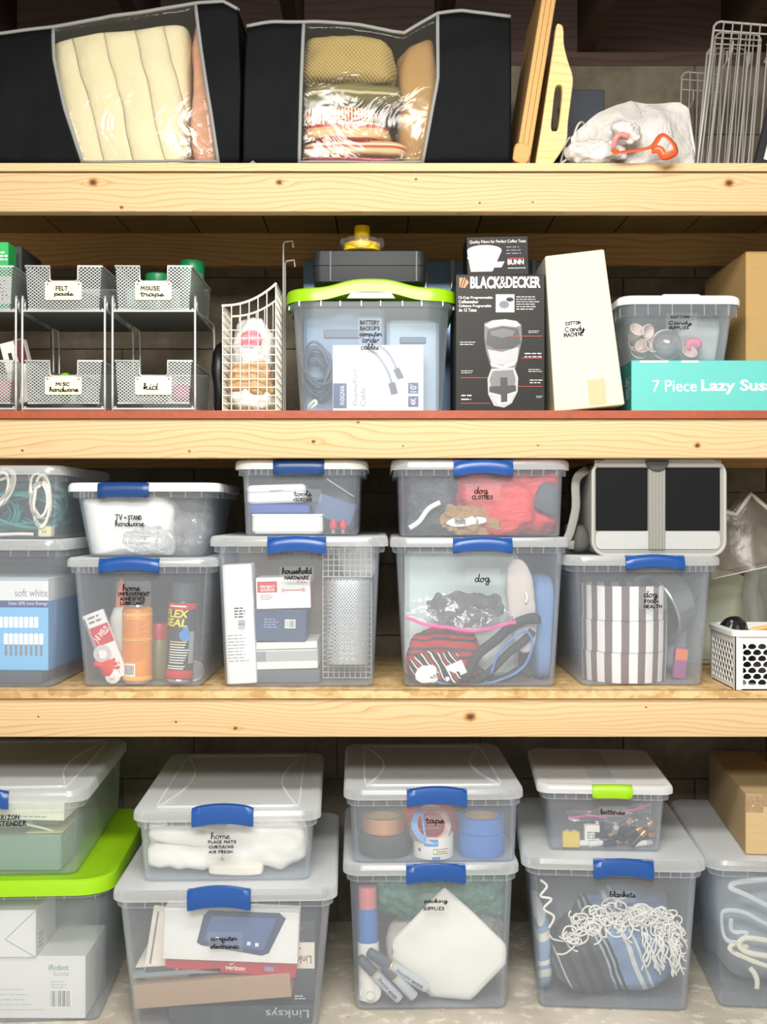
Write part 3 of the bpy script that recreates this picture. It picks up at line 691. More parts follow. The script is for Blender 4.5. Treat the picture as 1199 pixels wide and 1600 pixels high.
c = P(30, 832, .05); cord('white_cable', 'white cord lying flat along the cord bin floor', catmull([(c.x - .2, .05, zc_ + .012), (c.x - .1, .045, zc_ + .005), (c.x, .05, zc_ + .007), (c.x + .03, .06, zc_ + .006)], 6), .004, WCORD, group='white cords')
q = carton('plug', 'beige cube plug at the bottom of the cord bin', 'plug', 59, 80, 822, 839, .05, .03, flat('beige_plastic', '#e6d9a8', .5), Z=zc_, bev=.003, part='plug_body')
MB().box((.003, -.001, .012), (.002, .002, .006)).box((-.003, -.001, .012), (.002, .002, .006)).build('slot', GRYT, q.t)
contain('cord')
# ---- home improvement bin
zf = F3('adhesive')
def can(name, label, cat, x0, x1, y0, y1, Y, parts, tilt=0, Z=None, rx=0):
    """round can built of stacked bands: (name, [(radius share, height share)...], material)"""
    s = s_(Y); r = (x1 - x0) * s / 2; c = P((x0 + x1) / 2, y1, Y); h = (y1 - y0) * s
    if Z is not None: h += c.z - Z; c.z = Z
    t = thing(name, label, cat, (c.x, Y + r, c.z), rot=(rx, tilt, 0)); t['r'] = r; t['h'] = h
    for nm, pr, m in parts: MB().lathe([(a * r, b_ * h) for a, b_ in pr], 28).build(nm, m, t, ang=.6)
    return t, r, h
def wrap(t, r, fn_pts, mat, off=.0006, name='print'):
    """patch given as (x, z) bent around the can's front"""
    mb = MB()
    for pts in fn_pts:
        mb.add([Vector(((r + off) * math.sin(x / r), -(r + off) * math.cos(x / r), z)) for x, z in pts], [tuple(range(len(pts)))])
    return mb.build(name, mat, t, smooth=False)
def wrect(x0, z0, x1, z1, n=6):
    return [[(lerp(x0, x1, i / n), z0), (lerp(x0, x1, (i + 1) / n), z0), (lerp(x0, x1, (i + 1) / n), z1), (lerp(x0, x1, i / n), z1)] for i in range(n)]
def wtext(t, r, s, box, mat, off=.001, shear=0, bold=0.0):
    o = txt(t, s, box, mat, 0.0, bold=bold, shear=shear)
    for v in o.data.vertices: x, z = v.co.x, v.co.z; v.co = ((r + off) * math.sin(x / r), -(r + off) * math.cos(x / r), z)
    return o
ORG = flat('sealant_orange', '#ee9530', .4); ORG2 = flat('sealant_pale', '#f6bb55', .4); STEEL = flat('steel', '#c9ccd0', .25, 1.0)
t, r, h = can('sealant_can', 'tall orange sealant can with a barcode in the home improvement bin', 'can', 186, 234, 946, 1077, .05, [('rim', [(.96, 0), (1, .01), (1, .03), (.97, .035)], STEEL), ('body', [(.97, .03), (.985, .05), (.985, .93), (.9, .96), (.75, .975)], ORG), ('cap', [(.6, .97), (.55, 1.0), (.3, 1.0)], STEEL)], Z=zf)
for a, b_ in ((.05, .1), (.55, .58), (.86, .9)): wrap(t, r, wrect(-r * 1.5, h * a, r * 1.5, h * b_, 12), ORG2, .0004)
for k in range(22): wrap(t, r, wrect(-r * .8, h * (.3 + .024 * k), r * (.5 + .3 * ((k * 7) % 3) / 2), h * (.3 + .024 * k) + .0012), flat('orange_ink', '#c9731c', .5), .0007)
wrap(t, r, wrect(-r * .75, h * .1, r * .05, h * .26), WPR, .0007); mbx = [wrect(-r * .7 + r * .1 * k, h * .12, -r * .7 + r * .1 * k + r * .05, h * .24, 1)[0] for k in range(7)]; wrap(t, r, mbx, BLK, .0011, 'barcode')
DGR = flat('can_dark', '#34383c', .35)
t, r, h = can('spray_can', 'black and red rubber sealant spray can with yellow lettering', 'can', 254, 298, 912, 1077, .055, [('rim', [(.95, 0), (1, .01), (1, .03), (.97, .04)], STEEL), ('body', [(.97, .03), (.98, .05), (.98, .8), (.92, .82), (.8, .825)], DGR), ('cap', [(.86, .82), (.88, .85), (.86, .99), (.7, 1.0)], flat('cap_dark', '#4a5156', .4))], tilt=math.radians(3), Z=zf)
for a, b_ in ((.05, .13), (.74, .8)): wrap(t, r, wrect(-r * 1.5, h * a, r * 1.5, h * b_, 14), REDP, .0004)
wtext(t, r, 'FLEX', (-r * 1.25, h * .655, r * .62, h * .735), YEL, bold=.03, shear=.15); wtext(t, r, 'SEAL', (-r * 1.25, h * .565, r * .5, h * .645), YEL, bold=.03, shear=.15)
SKYP = flat('drop_blue', '#3f8fd0', .4)
wrap(t, r, [[(r * .45 + r * .45 * math.sin(a) * (1 if math.cos(a) < 0 else .55), h * .5 + r * .6 * -math.cos(a + PI)) for a in [2 * PI * i / 16 for i in range(16)]]], SKYP, .0009)
for k in range(9): wrap(t, r, wrect(-r * .7, h * (.2 + .026 * k), r * (.1 + .07 * k % .4 + .3), h * (.2 + .026 * k) + .0022), WPR if k < 8 else YEL, .0008)
wrap(t, r, wrect(r * .75, h * .2, r * 1.25, h * .52), flat('grey_label', '#9a9f9c', .5), .0007)
wrap(t, r, wrect(-r * .9, h * .762, r * .4, h * .775), WPR, .0009); wrap(t, r, wrect(-r * .8, h * .165, r * .5, h * .175), WPR, .0008); wrap(t, r, wrect(-r * .8, h * .142, r * .4, h * .152), WPR, .0008)
t, r, h = can('glue_bottle', 'white bottle with orange pointed cap behind the sealant can', 'bottle', 168, 204, 905, 1072, .12, [('body', [(.9, 0), (1, .03), (1, .6), (.7, .7), (.5, .72)], flat('bottle_white', '#e8e6dd', .45)), ('cap', [(.55, .72), (.5, .78), (.18, 1.0), (.1, 1.0)], flat('cap_orange', '#ef6a33', .45))], Z=zf)
t, r, h = can('glue_tin', 'small red banded tin between the two tall cans', 'tin', 230, 262, 975, 1075, .13, [('body', [(.95, 0), (1, .02), (1, .7), (.95, .72)], flat('tin_olive', '#8a8154', .4)), ('lid', [(1.03, .72), (1.03, .95), (.95, 1.0), (.3, 1.0)], flat('tin_red', '#c2342e', .4))], Z=zf)
q = carton('glue_pack', 'white and red epoxy glue pack leaning in the home improvement bin', 'package', 131, 166, 960, 1070, .062, .012, WHT, tilt=math.radians(-21))
q.t.location.x += .008; q.t.location.z = zf + .012
rect(q.b, -q.w * .38, q.h * .52, q.w * .48, q.h * .8, REDP); txt(q.b, 'J-B WELD', (-q.w * .34, q.h * .6, q.w * .46, q.h * .72), WPR, rot=.45, y=-.001, bold=.02)
rect(q.b, -q.w / 2, .004, -q.w * .4, q.h * .95, GRYT); lines(q.b, -q.w * .3, q.w * .4, q.h * .05, q.h * .3, 4, REDP, th=.7); lines(q.b, -q.w * .3, q.w * .4, q.h * .84, q.h * .97, 2, GRYT)
t = thing('nozzle', 'red funnel nozzle lying in the home improvement bin', 'nozzle', P(163, 1041, .05)); MB().lathe([(.002, -.03), (.006, -.028), (.007, -.012), (.022, 0), (.022, .012), (.01, .014)], 18, axis='x').build('cone', flat('funnel_red', '#e0352f', .4), t, rot=(0, .35, .5)); t.location.z -= .003
t = thing('cap', 'white round screw cap on the home improvement bin floor', 'cap', P(174, 1064, .045)); t.location.z = zf + .018; MB().lathe([(.0175, -.005), (.0175, .006), (.012, .008), (.006, .009), (.005, .016), (.002, .018)], 20, axis='y').build('cap_body', WHT, t)
t = thing('tape_disc', 'grey roll of thread tape behind the funnel nozzle', 'tape', P(160, 1019, .06)); MB().loft([[Vector((rr_ * math.cos(a), yy, rr_ * math.sin(a))) for a in [2 * PI * i / 22 for i in range(22)]] for rr_, yy in ((.021, 0), (.021, .014), (.011, .014), (.011, 0))], closed=True).build('spool', flat('tape_grey', '#c4c6c6', .4), t); t.location.z -= .004
t = thing('lid_disc', 'clear round lid leaning in the corner of the home improvement bin', 'lid', P(309, 1057, .1), rot=(.2, 0, .3)); t.location.z = zf + .026
MB().lathe([(.022, 0), (.024, .003), (.024, .006)], 22, axis='y', cap1=False).build('disc', CL_LID, t); MB().tube([Vector((.024 * math.cos(a), -.006, .024 * math.sin(a))) for a in [2 * PI * i / 22 for i in range(22)]], .0015, 5, True).build('rim', CL_LID, t)
lab(BINS['adhesive'], (181, 908, 236, 948), [('home', 192, 219, 913, 923), ('IMPROVEMENT', 185, 235, 924, 931), ('ADHESIVES', 188, 227, 932, 938), ('LUBRICANT', 188, 227, 939, 945)], 2.0, seed=2)
contain('adhesive')
# ---- TV + stand bin
zf = F3('tv'); FOAM = flat('foam_white', '#eeece6', .7, var=.05, bump=.3, bscale=14); POLYBAG = clear('poly_bag', .3, '#fdfefe', '#f4f6f7', .35, .15, .9, 22)
soft('foam_bag', 'white padded foam bag filling the TV hardware bin', 'bag', 119, 272, 779, 862, .06, .12, FOAM, 3, .14, 12, 16, 6, Z=zf)
soft('parts_bag', 'crumpled clear bag of small white parts in the TV hardware bin', 'bag', 193, 268, 822, 862, .045, .05, POLYBAG, 8, .3, 22, 12, 3, Z=zf)
soft('parts_bag', 'crumpled clear bag wedged at the end of the TV hardware bin', 'bag', 262, 322, 800, 862, .09, .14, POLYBAG, 9, .3, 20, 12, 3, Z=zf)
soft('bracket_bag', 'grey bag of brackets behind the white foam bag', 'bag', 130, 318, 785, 862, .21, .16, flat('bag_grey', '#b9bcba', .6, bump=.4, bscale=18), 12, .15, 14, 12, 5, Z=zf)
lab(BINS['tv'], (174, 795, 236, 828), [('TV', 181, 192, 804, 812), ('+', 194, 199, 805, 812), ('STAND', 200, 222, 804, 812), ('hardware', 180, 225, 813, 822)], 1.8, film=False, seed=3)
contain('tv')
# ---- household hardware bin
zf = F3('hardware')
q = carton('long_carton', 'tall narrow white carton standing in the household hardware bin', 'box', 350, 396, 882, 1078, .048, .07, WHT, tilt=math.radians(-2.6), Z=zf + .002)
q.t.location.x += .008; barcode(q.b, q.X(371), q.Z(985), q.X(382), q.Z(968), vert=False); lines(q.b, q.X(354), q.X(386), q.Z(1035), q.Z(990), 9, GRYT, th=.25); lines(q.b, q.X(366), q.X(384), q.Z(966), q.Z(948), 4, BLK, th=.5)
q1 = carton('dark_box', 'long dark grey box lying at the bottom of the household hardware bin', 'box', 398, 500, 1046, 1078, .075, .2, flat('box_slate', '#5b646c', .6), Z=zf)
q2 = carton('flat_box', 'flat white box with a grey side strip in the household hardware bin', 'box', 398, 497, 1016, 1045, .07, .16, WHT, tilt=math.radians(-1.5), Z=zf + q1.h + .0013); qr(q2, 398, 497, 1017, 1033, flat('strip_grey', '#b4b6b3', .6)); qr(q2, 398, 416, 1017, 1033, flat('strip_dark', '#8b9095', .6), y=-.0008)
q3 = carton('thin_box', 'thin white box under the navy carton', 'box', 392, 496, 1003, 1014, .08, .16, WHT, tilt=math.radians(-1.5), Z=q2.t.location.z + q2.h + .0016)
q4 = carton('navy_carton', 'navy blue carton with a barcode in the household hardware bin', 'box', 391, 478, 952, 1002, .075, .14, flat('navy_box', '#33486a', .5), tilt=math.radians(1.0), Z=q3.t.location.z + q3.h + .0022)
barcode(q4.b, q4.X(446), q4.Z(980), q4.X(460), q4.Z(969)); lines(q4.b, q4.X(412), q4.X(438), q4.Z(982), q4.Z(966), 4, flat('lilac_print', '#8f9bc8', .6)); qr(q4, 391, 478, 952, 955, flat('navy_edge', '#4d6187', .5))
q5 = carton('small_carton', 'white and red small carton on top of the navy carton', 'box', 401, 486, 902, 943, .062, .11, WHT, tilt=math.radians(-1.5), Z=q4.t.location.z + q4.h + .0026)
qr(q5, 403, 434, 908, 925, REDP); qt(q5, 'PROJECT\nSOURCE', 408, 431, 914, 923, WPR, bold=.02, y=-.001); lines(q5.b, q5.X(408), q5.X(430), q5.Z(937), q5.Z(928), 3, REDP, th=.3); qr(q5, 442, 476, 922, 923.2, REDP)
for xx in (443, 475): poly(q5.b, ell(q5.X(xx), q5.Z(922.5), .004, .005, 8), flat('pale_red', '#e79c9c', .6), -.0008)
rect(q5.b, 0.002, .002, .108, q5.h - .002, REDP, -q5.w / 2 - .0006, 'print', 'right'); lines(q5.b, q5.X(465), q5.X(480), q5.Z(912), q5.Z(905), 2, REDP, th=.3)
q6 = carton('brown_carton', 'brown carton stamped BC 1491 at the back of the household hardware bin', 'box', 352, 556, 846, 1010, .27, .2, card('carton_grey_brown', '#9c8a70'), Z=zf)
txt(q6.b, 'BC 1491', (-.06, q6.h - .045, .09, q6.h - .022), flat('stamp_grey', '#5b5148', .8), y=-.001)
t = thing('mesh_cup', 'grey oval wire mesh cup hanging in the household hardware bin', 'cup', P(543, 1044, .10), rot=(math.radians(-6), 0, 0))
t.location.z = zf + .04
MSHG = meshmat('mesh_grey', '#c6c9c8', 900, 700, .25, .4, .5)
MB().loft([[Vector((x, y, z)) for x, y in rrect(.105 * k, .07 * k, .034, 6)] for z, k in ((0, .93), (.004, .97), (.2, 1.05))], True, False).build('mesh_wall', MSHG, t)
MB().tube([Vector((x, y, .2)) for x, y in rrect(.11, .074, .036, 6)], .003, 6, True).build('rim', STEEL, t)
t = thing('wire_grid', 'white wire grid panel standing on end behind the mesh cup', 'grid', P(545, 1070, .13)); t.location.z = zf + .001
mb = MB(); gx, gz = .115, .31
for i in range(10): mb.tube([(-gx / 2 + gx * i / 9, 0, .003), (-gx / 2 + gx * i / 9, 0, gz)], .0013, 5)
for i in range(24): mb.tube([(-gx / 2, .0015, .003 + (gz - .003) * i / 23), (gx / 2, .0015, .003 + (gz - .003) * i / 23)], .0013, 5)
mb.build('grid_wires', flat('wire_white', '#dcdcd6', .4), t)
soft('parts_bag', 'white bag of fixings at the top of the household hardware bin', 'bag', 525, 583, 850, 905, .20, .1, FOAM, 21, .2, 16, 10, 3)
lab(BINS['hardware'], (437, 885, 491, 908), [('household', 441, 487, 887, 896), ('HARDWARE', 445, 484, 899, 905)], 2.2, seed=4)
contain('hardware')
# ---- tools bin
zf = F3('tools'); Yt = .055
q1 = carton('white_tray', 'white plastic tray at the bottom of the tools bin', 'tray', 394, 504, 803, 833, Yt, .13, flat('tray_white', '#f0efe8', .4), bev=.006, Z=zf, part='tray_body'); MB().cbox((0, .065, q1.h - .006), (q1.w + .002, .1315, .006), .002).build('rim', flat('tray_white', '', 0), q1.t)
q2 = carton('blue_case', 'flat royal blue case between two white trays in the tools bin', 'case', 389, 484, 788, 801, Yt + .005, .12, flat('case_blue', '#2c4f9c', .4), bev=.003, Z=q1.t.location.z + q1.h + .001)
q3 = carton('white_case', 'white hinged case above the blue case in the tools bin', 'case', 387, 478, 757, 786, Yt + .005, .12, flat('tray_white', '', 0), tilt=math.radians(-2), bev=.005, Z=q2.t.location.z + q2.h + .003, part='case_body')
MB().cbox((0, -.003, q3.h - .014), (.034, .006, .012), .002).build('clasp', flat('tray_white', '', 0), q3.t); MB().box((0, .06, q3.h * .62), (q3.w + .0015, .122, .0012)).build('seam', GRYT, q3.t)
q4 = carton('blade_wallet', 'slate blue tool wallet leaning diagonally in the tools bin', 'wallet', 492, 552, 776, 812, Yt + .03, .08, flat('wallet_slate', '#4d6587', .5), tilt=math.radians(18)); q4.t.location.z = zf + .03
t = thing('steel_rule', 'steel rule lying diagonally at the top of the tools bin', 'ruler', P(532, 762, Yt - .005), rot=(0, math.radians(33), 0)); MB().cbox((0, 0, -.0015), (.075, .012, .003), .0006).build('blade', STEEL, t)
for k, xx in enumerate((521, 536)):
    t, r, h = can('screw_knob', ['red knob beside the white tray in the tools bin', 'red knob nearest the corner of the tools bin'][k], 'knob', xx - 6, xx + 6, 812, 832, Yt - .004, [('stem', [(.5, 0), (.5, .3)], STEEL), ('knob_head', [(.6, .3), (1, .42), (1, .8), (.6, 1.0), (.1, 1.0)], REDP)], Z=zf)
soft('cloth', 'grey rag packed at the back of the tools bin', 'cloth', 395, 553, 760, 832, Yt + .15, .14, flat('rag_grey', '#8d9499', .8, bump=.4, bscale=30), 5, .14, 14, 10, 5, Z=zf)
lab(BINS['tools'], (452, 764, 503, 784), [('tools', 459, 487, 767, 775), ('+SCREWS', 458, 488, 777, 783)], 1.9, seed=5)
contain('tools')
# ---- dog clothes bin
zf = F3('clothes')
def puff(name, col, sc=16):
    if name in MATS: return MATS[name]
    b = NB(name); co = b.co(); wv = b.noise(b.mp(co, (1, 1, 2.4)), sc, 3, .6, 1.2)
    MATS[name] = b.done(b.pbsdf(b.mix(wv, tuple(x * .7 for x in lin(col)[:3]) + (1,), lin(col)), .55, Normal=b.bump(wv, .8, .015))); return MATS[name]
CORAL = puff('coat_coral', '#e2433f'); 
soft('red_coat', 'coral red puffer coat folded in the dog clothes bin', 'coat', 716, 880, 738, 836, .05, .22, CORAL, 4, .22, 13, 20, 5, Z=zf + .001)
soft('red_coat', 'deep pink coat tucked along the back of the dog clothes bin', 'coat', 634, 760, 738, 834, .29, .18, puff('coat_pink', '#c93a4b'), 14, .2, 12, 14, 5, Z=zf + .001)
soft('grey_coat', 'charcoal coat bunched in the dog clothes bin', 'coat', 640, 724, 750, 835, .06, .12, puff('coat_charcoal', '#474c52'), 7, .2, 14, 16, 4, Z=zf + .001)
FUR = flat('fur_tan', '#a68352', .95, var=.45, vscale=120, bump=1.0, bscale=160)
o = soft('fur_collar', 'tan fur collar in front of the charcoal coat', 'collar', 688, 792, 788, 837, .036, .035, FUR, 9, .5, 40, 26, 2.6, Z=zf + .0005)
soft('white_strap', 'white fleece strip lying on the tan fur collar', 'strip', 697, 762, 808, 822, .030, .012, FOAM, 2, .4, 40, 10, 2.4, tilt=math.radians(-5))
soft('dark_cuff', 'dark grey cuff patch on the coral coat', 'cuff', 826, 872, 752, 800, .040, .03, flat('cuff_grey', '#4e5459', .8, bump=.3), 15, .2, 18, 10, 3, tilt=math.radians(28))
cord('white_band', 'white drawstring curving over the charcoal coat', catmull([P(688, 785, .05), P(670, 795, .046), P(655, 815, .044), P(640, 825, .044)], 6), .006, FOAM, 'strap', flatten=.4)
lab(BINS['clothes'], (728, 756, 782, 783), [('dog', 741, 763, 761, 771), ('CLOTHES', 738, 771, 773, 780)], 2.0, seed=6)
contain('clothes')
# ---- dog bin
zf = F3('dog')
q = carton('pad_stack', 'folded pale mint pads standing at the back of the dog bin', 'pad', 622, 800, 862, 1000, .165, .14, flat('mint_pad', '#dceae6', .8, bump=.2, bscale=8), bev=.012, Z=zf, part='pad_body')
ZIP = clear('zip_bag', .10, '#fdfdfe', '#f0f0f4', .22, .2, .6, 20)
t = thing('zip_bag', 'clear zip bag with a pink seal lying in the dog bin', 'bag', P(720, 985, .05))
def zipfn(u, v):
    x = -.127 + .254 * u; top = .098 * math.sin(PI * min(1, max(0, u * .92 + .06))) ** .7 ; z0 = .03 - .03 * math.sin(PI * u * .9)
    return Vector((x, -.004 + .03 * v + .012 * fbm((x, v * .1, 0), 24, 3, 3.0), lerp(z0, z0 + top * .85, v) + .006 * fbm((x, v * .2, 1), 18, 2)))
MB().grid(zipfn, 30, 14).build('bag_film', ZIP, t, ang=3)
MB().tube([zipfn(i / 16, .02) + Vector((0, -.003, 0)) for i in range(17)], .0045, 6, flatten=.5).build('zip_seal', flat('zip_pink', '#e0509e', .4), t)
soft('grey_harness', 'grey harness webbing inside the pink sealed bag', 'harness', 665, 790, 928, 972, .065, .035, flat('webbing_grey', '#6f6d6e', .9, var=.5, vscale=40, bump=.6, bscale=30, spec=.1), 17, .5, 30, 16, 2.4)
soft('red_sweater', 'red and black dog sweater under the zip bag', 'sweater', 640, 748, 988, 1062, .065, .09, stripes('sweater_stripes', [(0, '#b3272b'), (.45, '#3a3a3c'), (.6, '#b3272b'), (.8, '#46464a')], 2, 26, warp=.05), 6, .2, 16, 14, 4, Z=zf + .001)
soft('striped_leash', 'black white and red striped leash bunched at the dog bin front', 'leash', 642, 722, 1020, 1072, .042, .035, stripes('leash_stripes', [(0, '#24262a'), (.3, '#e8e4dc'), (.42, '#24262a'), (.55, '#b52b30'), (.68, '#24262a'), (.8, '#e8e4dc'), (.9, '#24262a')], 0, 34, warp=.06, rot=(0, .6, 0)), 8, .35, 24, 16, 3, Z=zf + .0005)
soft('white_tissue', 'white crumpled tissue beside the striped leash', 'tissue', 648, 690, 1042, 1068, .036, .02, FOAM, 3, .4, 40, 12, 2.4)
q = carton('tag_card', 'small blank white card at the bottom of the dog bin', 'card', 697, 732, 1036, 1058, .040, .0015, WHT, tilt=math.radians(-24), bev=.0004, part='card_sheet')
BLKW = flat('webbing_black', '#2a2c30', .7, var=.3, vscale=60)
for k, (pts, r_) in enumerate((([(728, 1060), (745, 1025), (775, 1000), (805, 975), (835, 965), (838, 975)], .012), ([(735, 1070), (765, 1050), (795, 1020), (820, 1000), (833, 985)], .010), ([(742, 1045), (780, 1062), (815, 1045), (830, 1055)], .010))):
    cord('black_lead', ['thick black lead rising to the side of the dog bin', 'black lead lying below the thick one', 'black lead end curling on the dog bin floor'][k], catmull([P(a, b_, .06 + .012 * k) for a, b_ in pts], 6), r_, BLKW, 'leash', flatten=.5)
cord('blue_cable', 'light blue tie-out cable arcing through the dog bin', catmull([P(670, 1062, .05), P(715, 1072, .045), P(770, 1066, .045), P(815, 1045, .05), P(832, 1010, .052), P(825, 988, .054), P(808, 992, .05), P(780, 1020, .048), P(768, 1052, .046)], 6), .003, flat('cable_blue', '#4f86c4', .4), 'cable')
soft('glove', 'beige grooming mitt standing in the dog bin', 'mitt', 802, 846, 872, 1022, .075, .03, flat('mitt_beige', '#cfc3bc', .8, bump=.2), 13, .2, 12, 14, 2.6, tilt=math.radians(-6))
soft('blue_towel', 'folded blue towel at the end of the dog bin', 'towel', 835, 872, 900, 1068, .10, .2, flat('towel_blue', '#6c8fbe', .9, bump=.6, bscale=60), 11, .12, 12, 12, 5, Z=zf + .001)
cord('clip', 'small white clip on the beige mitt', catmull([P(822, 925, .07), P(824, 935, .068), P(822, 942, .07)], 4), .003, WHT, 'clip')
lab(BINS['dog'], (728, 888, 782, 915), [('dog', 742, 766, 897, 909)], 2.2, seed=7)
contain('dog')
# ---- dog food bin
zf = F3('food')
STR = [None]
b = NB('canister_stripes'); x, y, z = b.sep(b.co()); ang = b.ma('ARCTAN2', x, b.ma('MULTIPLY', y, -1)); f = b.ma('FRACT', b.ma('ADD', b.ma('MULTIPLY', ang, 16 / (2 * PI)), 20.2))
STRM = b.done(b.pbsdf(b.mix(b.ma('GREATER_THAN', f, .53), lin('#f1efec'), lin('#6d5753')), .45))
for k, nm in enumerate(('bottom', 'middle', 'top')):
    c = P(990, 1072, .05); r = .101; hh = [0, .071, .145, .226]
    t = thing('striped_bowl', ['lowest', 'middle', 'topmost'][k] + ' brown and white striped bowl in the stack in the dog food bin', 'bowl', (c.x, .05 + r + .002, zf + hh[k]), group='striped bowls')
    h = hh[k + 1] - hh[k]
    MB().lathe([(r * .97, 0), (r * (.985 if k else .97), .0015), (r * 1.0, h - .003), (r * 1.008, h - .0025), (r * 1.008, h - .0005), (r * .975, h - .0005), (r * .95, .008 if k == 2 else h - .002), (.001, .008 if k == 2 else h - .002)], 48).build('bowl_wall', STRM, t)
b = NB('brushed_steel'); co = b.co(); BRUSH = b.done(b.pbsdf(lin('#b9bdc0'), .32, Metallic=.9, Normal=b.bump(b.noise(b.mp(co, (4, 4, 90)), 9, 3), .15, .001)))
c = P(1048, 947, .16); t = thing('steel_bowl', 'large stainless steel dog bowl tipped on its side in the dog food bin', 'bowl', c, rot=Vector((-.87, -.33, -.40)).to_track_quat('Z', 'Y').to_euler())
MB().lathe([(.048, -.066), (.064, -.063), (.070, -.052), (.078, -.006), (.083, .0), (.083, .003), (.077, .001), (.066, -.05), (.045, -.06)], 40).build('bowl_wall', BRUSH, t)
MB().tube([Vector((.083 * math.cos(a), .083 * math.sin(a), .002)) for a in [2 * PI * i / 40 for i in range(40)]], .0036, 8, True).build('rim', BRUSH, t)
q = carton('treat_packet', 'small orange and purple treat packet beside the striped bowls', 'packet', 1052, 1072, 1012, 1052, .14, .02, flat('packet_purple', '#9a4f8c', .5), tilt=.1, Z=zf + .001); rect(q.b, -q.w / 2 + .001, q.h * .6, q.w / 2 - .001, q.h * .95, flat('packet_orange', '#e8793c', .5))
soft('food_bag', 'grey pet supply bag behind the steel bowl', 'bag', 1040, 1108, 960, 1072, .2, .15, flat('bag_bluegrey', '#9aa8b2', .6, bump=.4), 22, .15, 12, 12, 4, Z=zf + .001)
lab(BINS['food'], (998, 918, 1042, 952), [('dog', 1006, 1028, 923, 933), ('FOOD+', 1007, 1030, 936, 942), ('HEALTH', 1007, 1035, 944, 950)], 2.0, seed=8)
contain('food')
# ================================================================== floor bins: contents
mark()
# ---- computer bin
zf = F3('computer'); Yc = -.06
TAN = card('carton_tan', '#b89c80'); MAN = flat('manila', '#efe4d2', .7, var=.05)
q0 = carton('network_carton', 'black router carton with upside-down lettering at the bottom of the computer bin', 'box', 268, 492, 1572, 1660, Yc + .02, .3, flat('carton_black', '#3b424a', .5), Z=zf)
txt(q0.b, 'Linksys', (q0.X(420), q0.Z(1590), q0.X(487), q0.Z(1574)), flat('pale_print', '#c9ced4', .5), y=-.001, rot=PI)
q1 = carton('network_carton', 'tall black router carton with a white panel standing in the computer bin', 'box', 458, 506, 1440, 1572, Yc + .05, .25, flat('carton_black', '', 0), Z=q0.t.location.z + q0.h + .001)
qr(q1, 461, 505, 1472, 1513, MAN); txt(q1.b, 'Linksys', (q1.X(463), q1.Z(1505), q1.X(500), q1.Z(1489)), BLK, y=-.001, rot=PI); lines(q1.b, q1.X(468), q1.X(490), q1.Z(1484), q1.Z(1479), 1, REDP)
lines(q1.b, q1.X(474), q1.X(492), q1.Z(1562), q1.Z(1554), 2, WPR); poly(q1.b, ell(q1.X(468), q1.Z(1535), .008, .012, 10), flat('magenta_print', '#b34d8e', .5), -.0008); poly(q1.b, ell(q1.X(480), q1.Z(1450), .009, .005, 10), flat('magenta_print', '', 0), -.0008)
q2 = carton('carton_tray', 'open tan cardboard tray of papers in the computer bin', 'tray', 206, 452, 1545, 1582, Yc + .006, .24, TAN, tilt=math.radians(-4.5)); q2.t.location.z = q0.t.location.z + q0.h + .012; q2.t.location.x -= .004
zt = q2.t.location.z + q2.h + .006
for k, (nm, lb, x0, x1, th, dz, ti, mt) in enumerate((
    ('clear_folder', 'clear grey cable wallet on the cardboard tray', 206, 345, .010, .001, -4.5, flat('folder_grey', '#8f979b', .4)),
    ('laptop_sleeve', 'dark slim device lying on the cardboard tray', 225, 350, .008, .012, -4.5, flat('device_dark', '#454b52', .35)),
    ('paper_sheaf', 'creased white papers on the cardboard tray', 310, 448, .006, .008, -4.5, WHT),
    ('paper_sheaf', 'white envelope lying over the dark device', 208, 405, .004, .020, -3, MAN))):
    w = (x1 - x0) * s_(Yc); t = thing(nm, lb, 'device' if 'dev' in lb else 'paper', (PX((x0 + x1) / 2, Yc), Yc + .012 + .004 * k, zt + dz), rot=(0, math.radians(ti), 0)); MB().cbox((0, .1, 0), (w, .2, th), .0012).build('sheet', mt, t)
    if k == 1: MB().box((-w * .1, -.0005, th * .5), (.006, .001, .004)).build('logo', WPR, t)
q3 = carton('manila_folder', 'cream folder standing tilted behind the tablet box', 'folder', 222, 292, 1420, 1535, Yc + .035, .012, MAN, tilt=math.radians(9)); poly(q3.b, ell(0, q3.h * .42, .005, .006, 10), GRYT, -.0008); rect(q3.b, -q3.w * .4, .03, -q3.w * .36, q3.h - .01, GRYT)
qv = carton('red_box', 'red carrier box with a check mark under the tablet box', 'box', 258, 462, 1488, 1520, Yc + .012, .17, flat('carton_red', '#c4262e', .5), tilt=math.radians(4.5)); qv.t.location.z = PZ(1524, Yc)
txt(qv.b, 'verizon', (-.012, .008, .032, .018), WPR, y=-.001, bold=.02); poly(qv.b, [(-.006, .026), (.001, .018), (.014, .032), (.001, .021)], WPR, -.001, 'logo'); rect(qv.b, .075, .012, .095, .022, flat('lilac_print', '', 0), -.001)
qt_ = carton('tablet_box', 'white box with a dark tablet pictured on it in the computer bin', 'box', 254, 465, 1416, 1496, Yc - .002, .05, WHT, tilt=math.radians(2.2)); qt_.t.location.z = PZ(1502, Yc)
tb = [(-.075, .04), (-.062, .1), (-.05, .112), (.105, .112), (.12, .1), (.085, .022), (.07, .016), (-.065, .034)]
poly(qt_.b, tb, flat('tablet_navy', '#2c3f63', .35), -.0009, 'picture'); poly(qt_.b, [(-.06, .045), (-.045, .10), (.1, .10), (.072, .028)], flat('tablet_blue', '#4a6496', .35), -.0012, 'picture')
for xx, zz in ((-.03, .05), (.04, .042), (.058, .04)): rect(qt_.b, xx - .004, zz - .004, xx + .004, zz + .004, WPR, -.0015)
lab(BINS['computer'], (325, 1455, 380, 1488), [('computer', 330, 371, 1462, 1469), ('+', 347, 353, 1469, 1474), ('electronic', 329, 373, 1475, 1482)], 1.9, seed=9)
contain('computer')
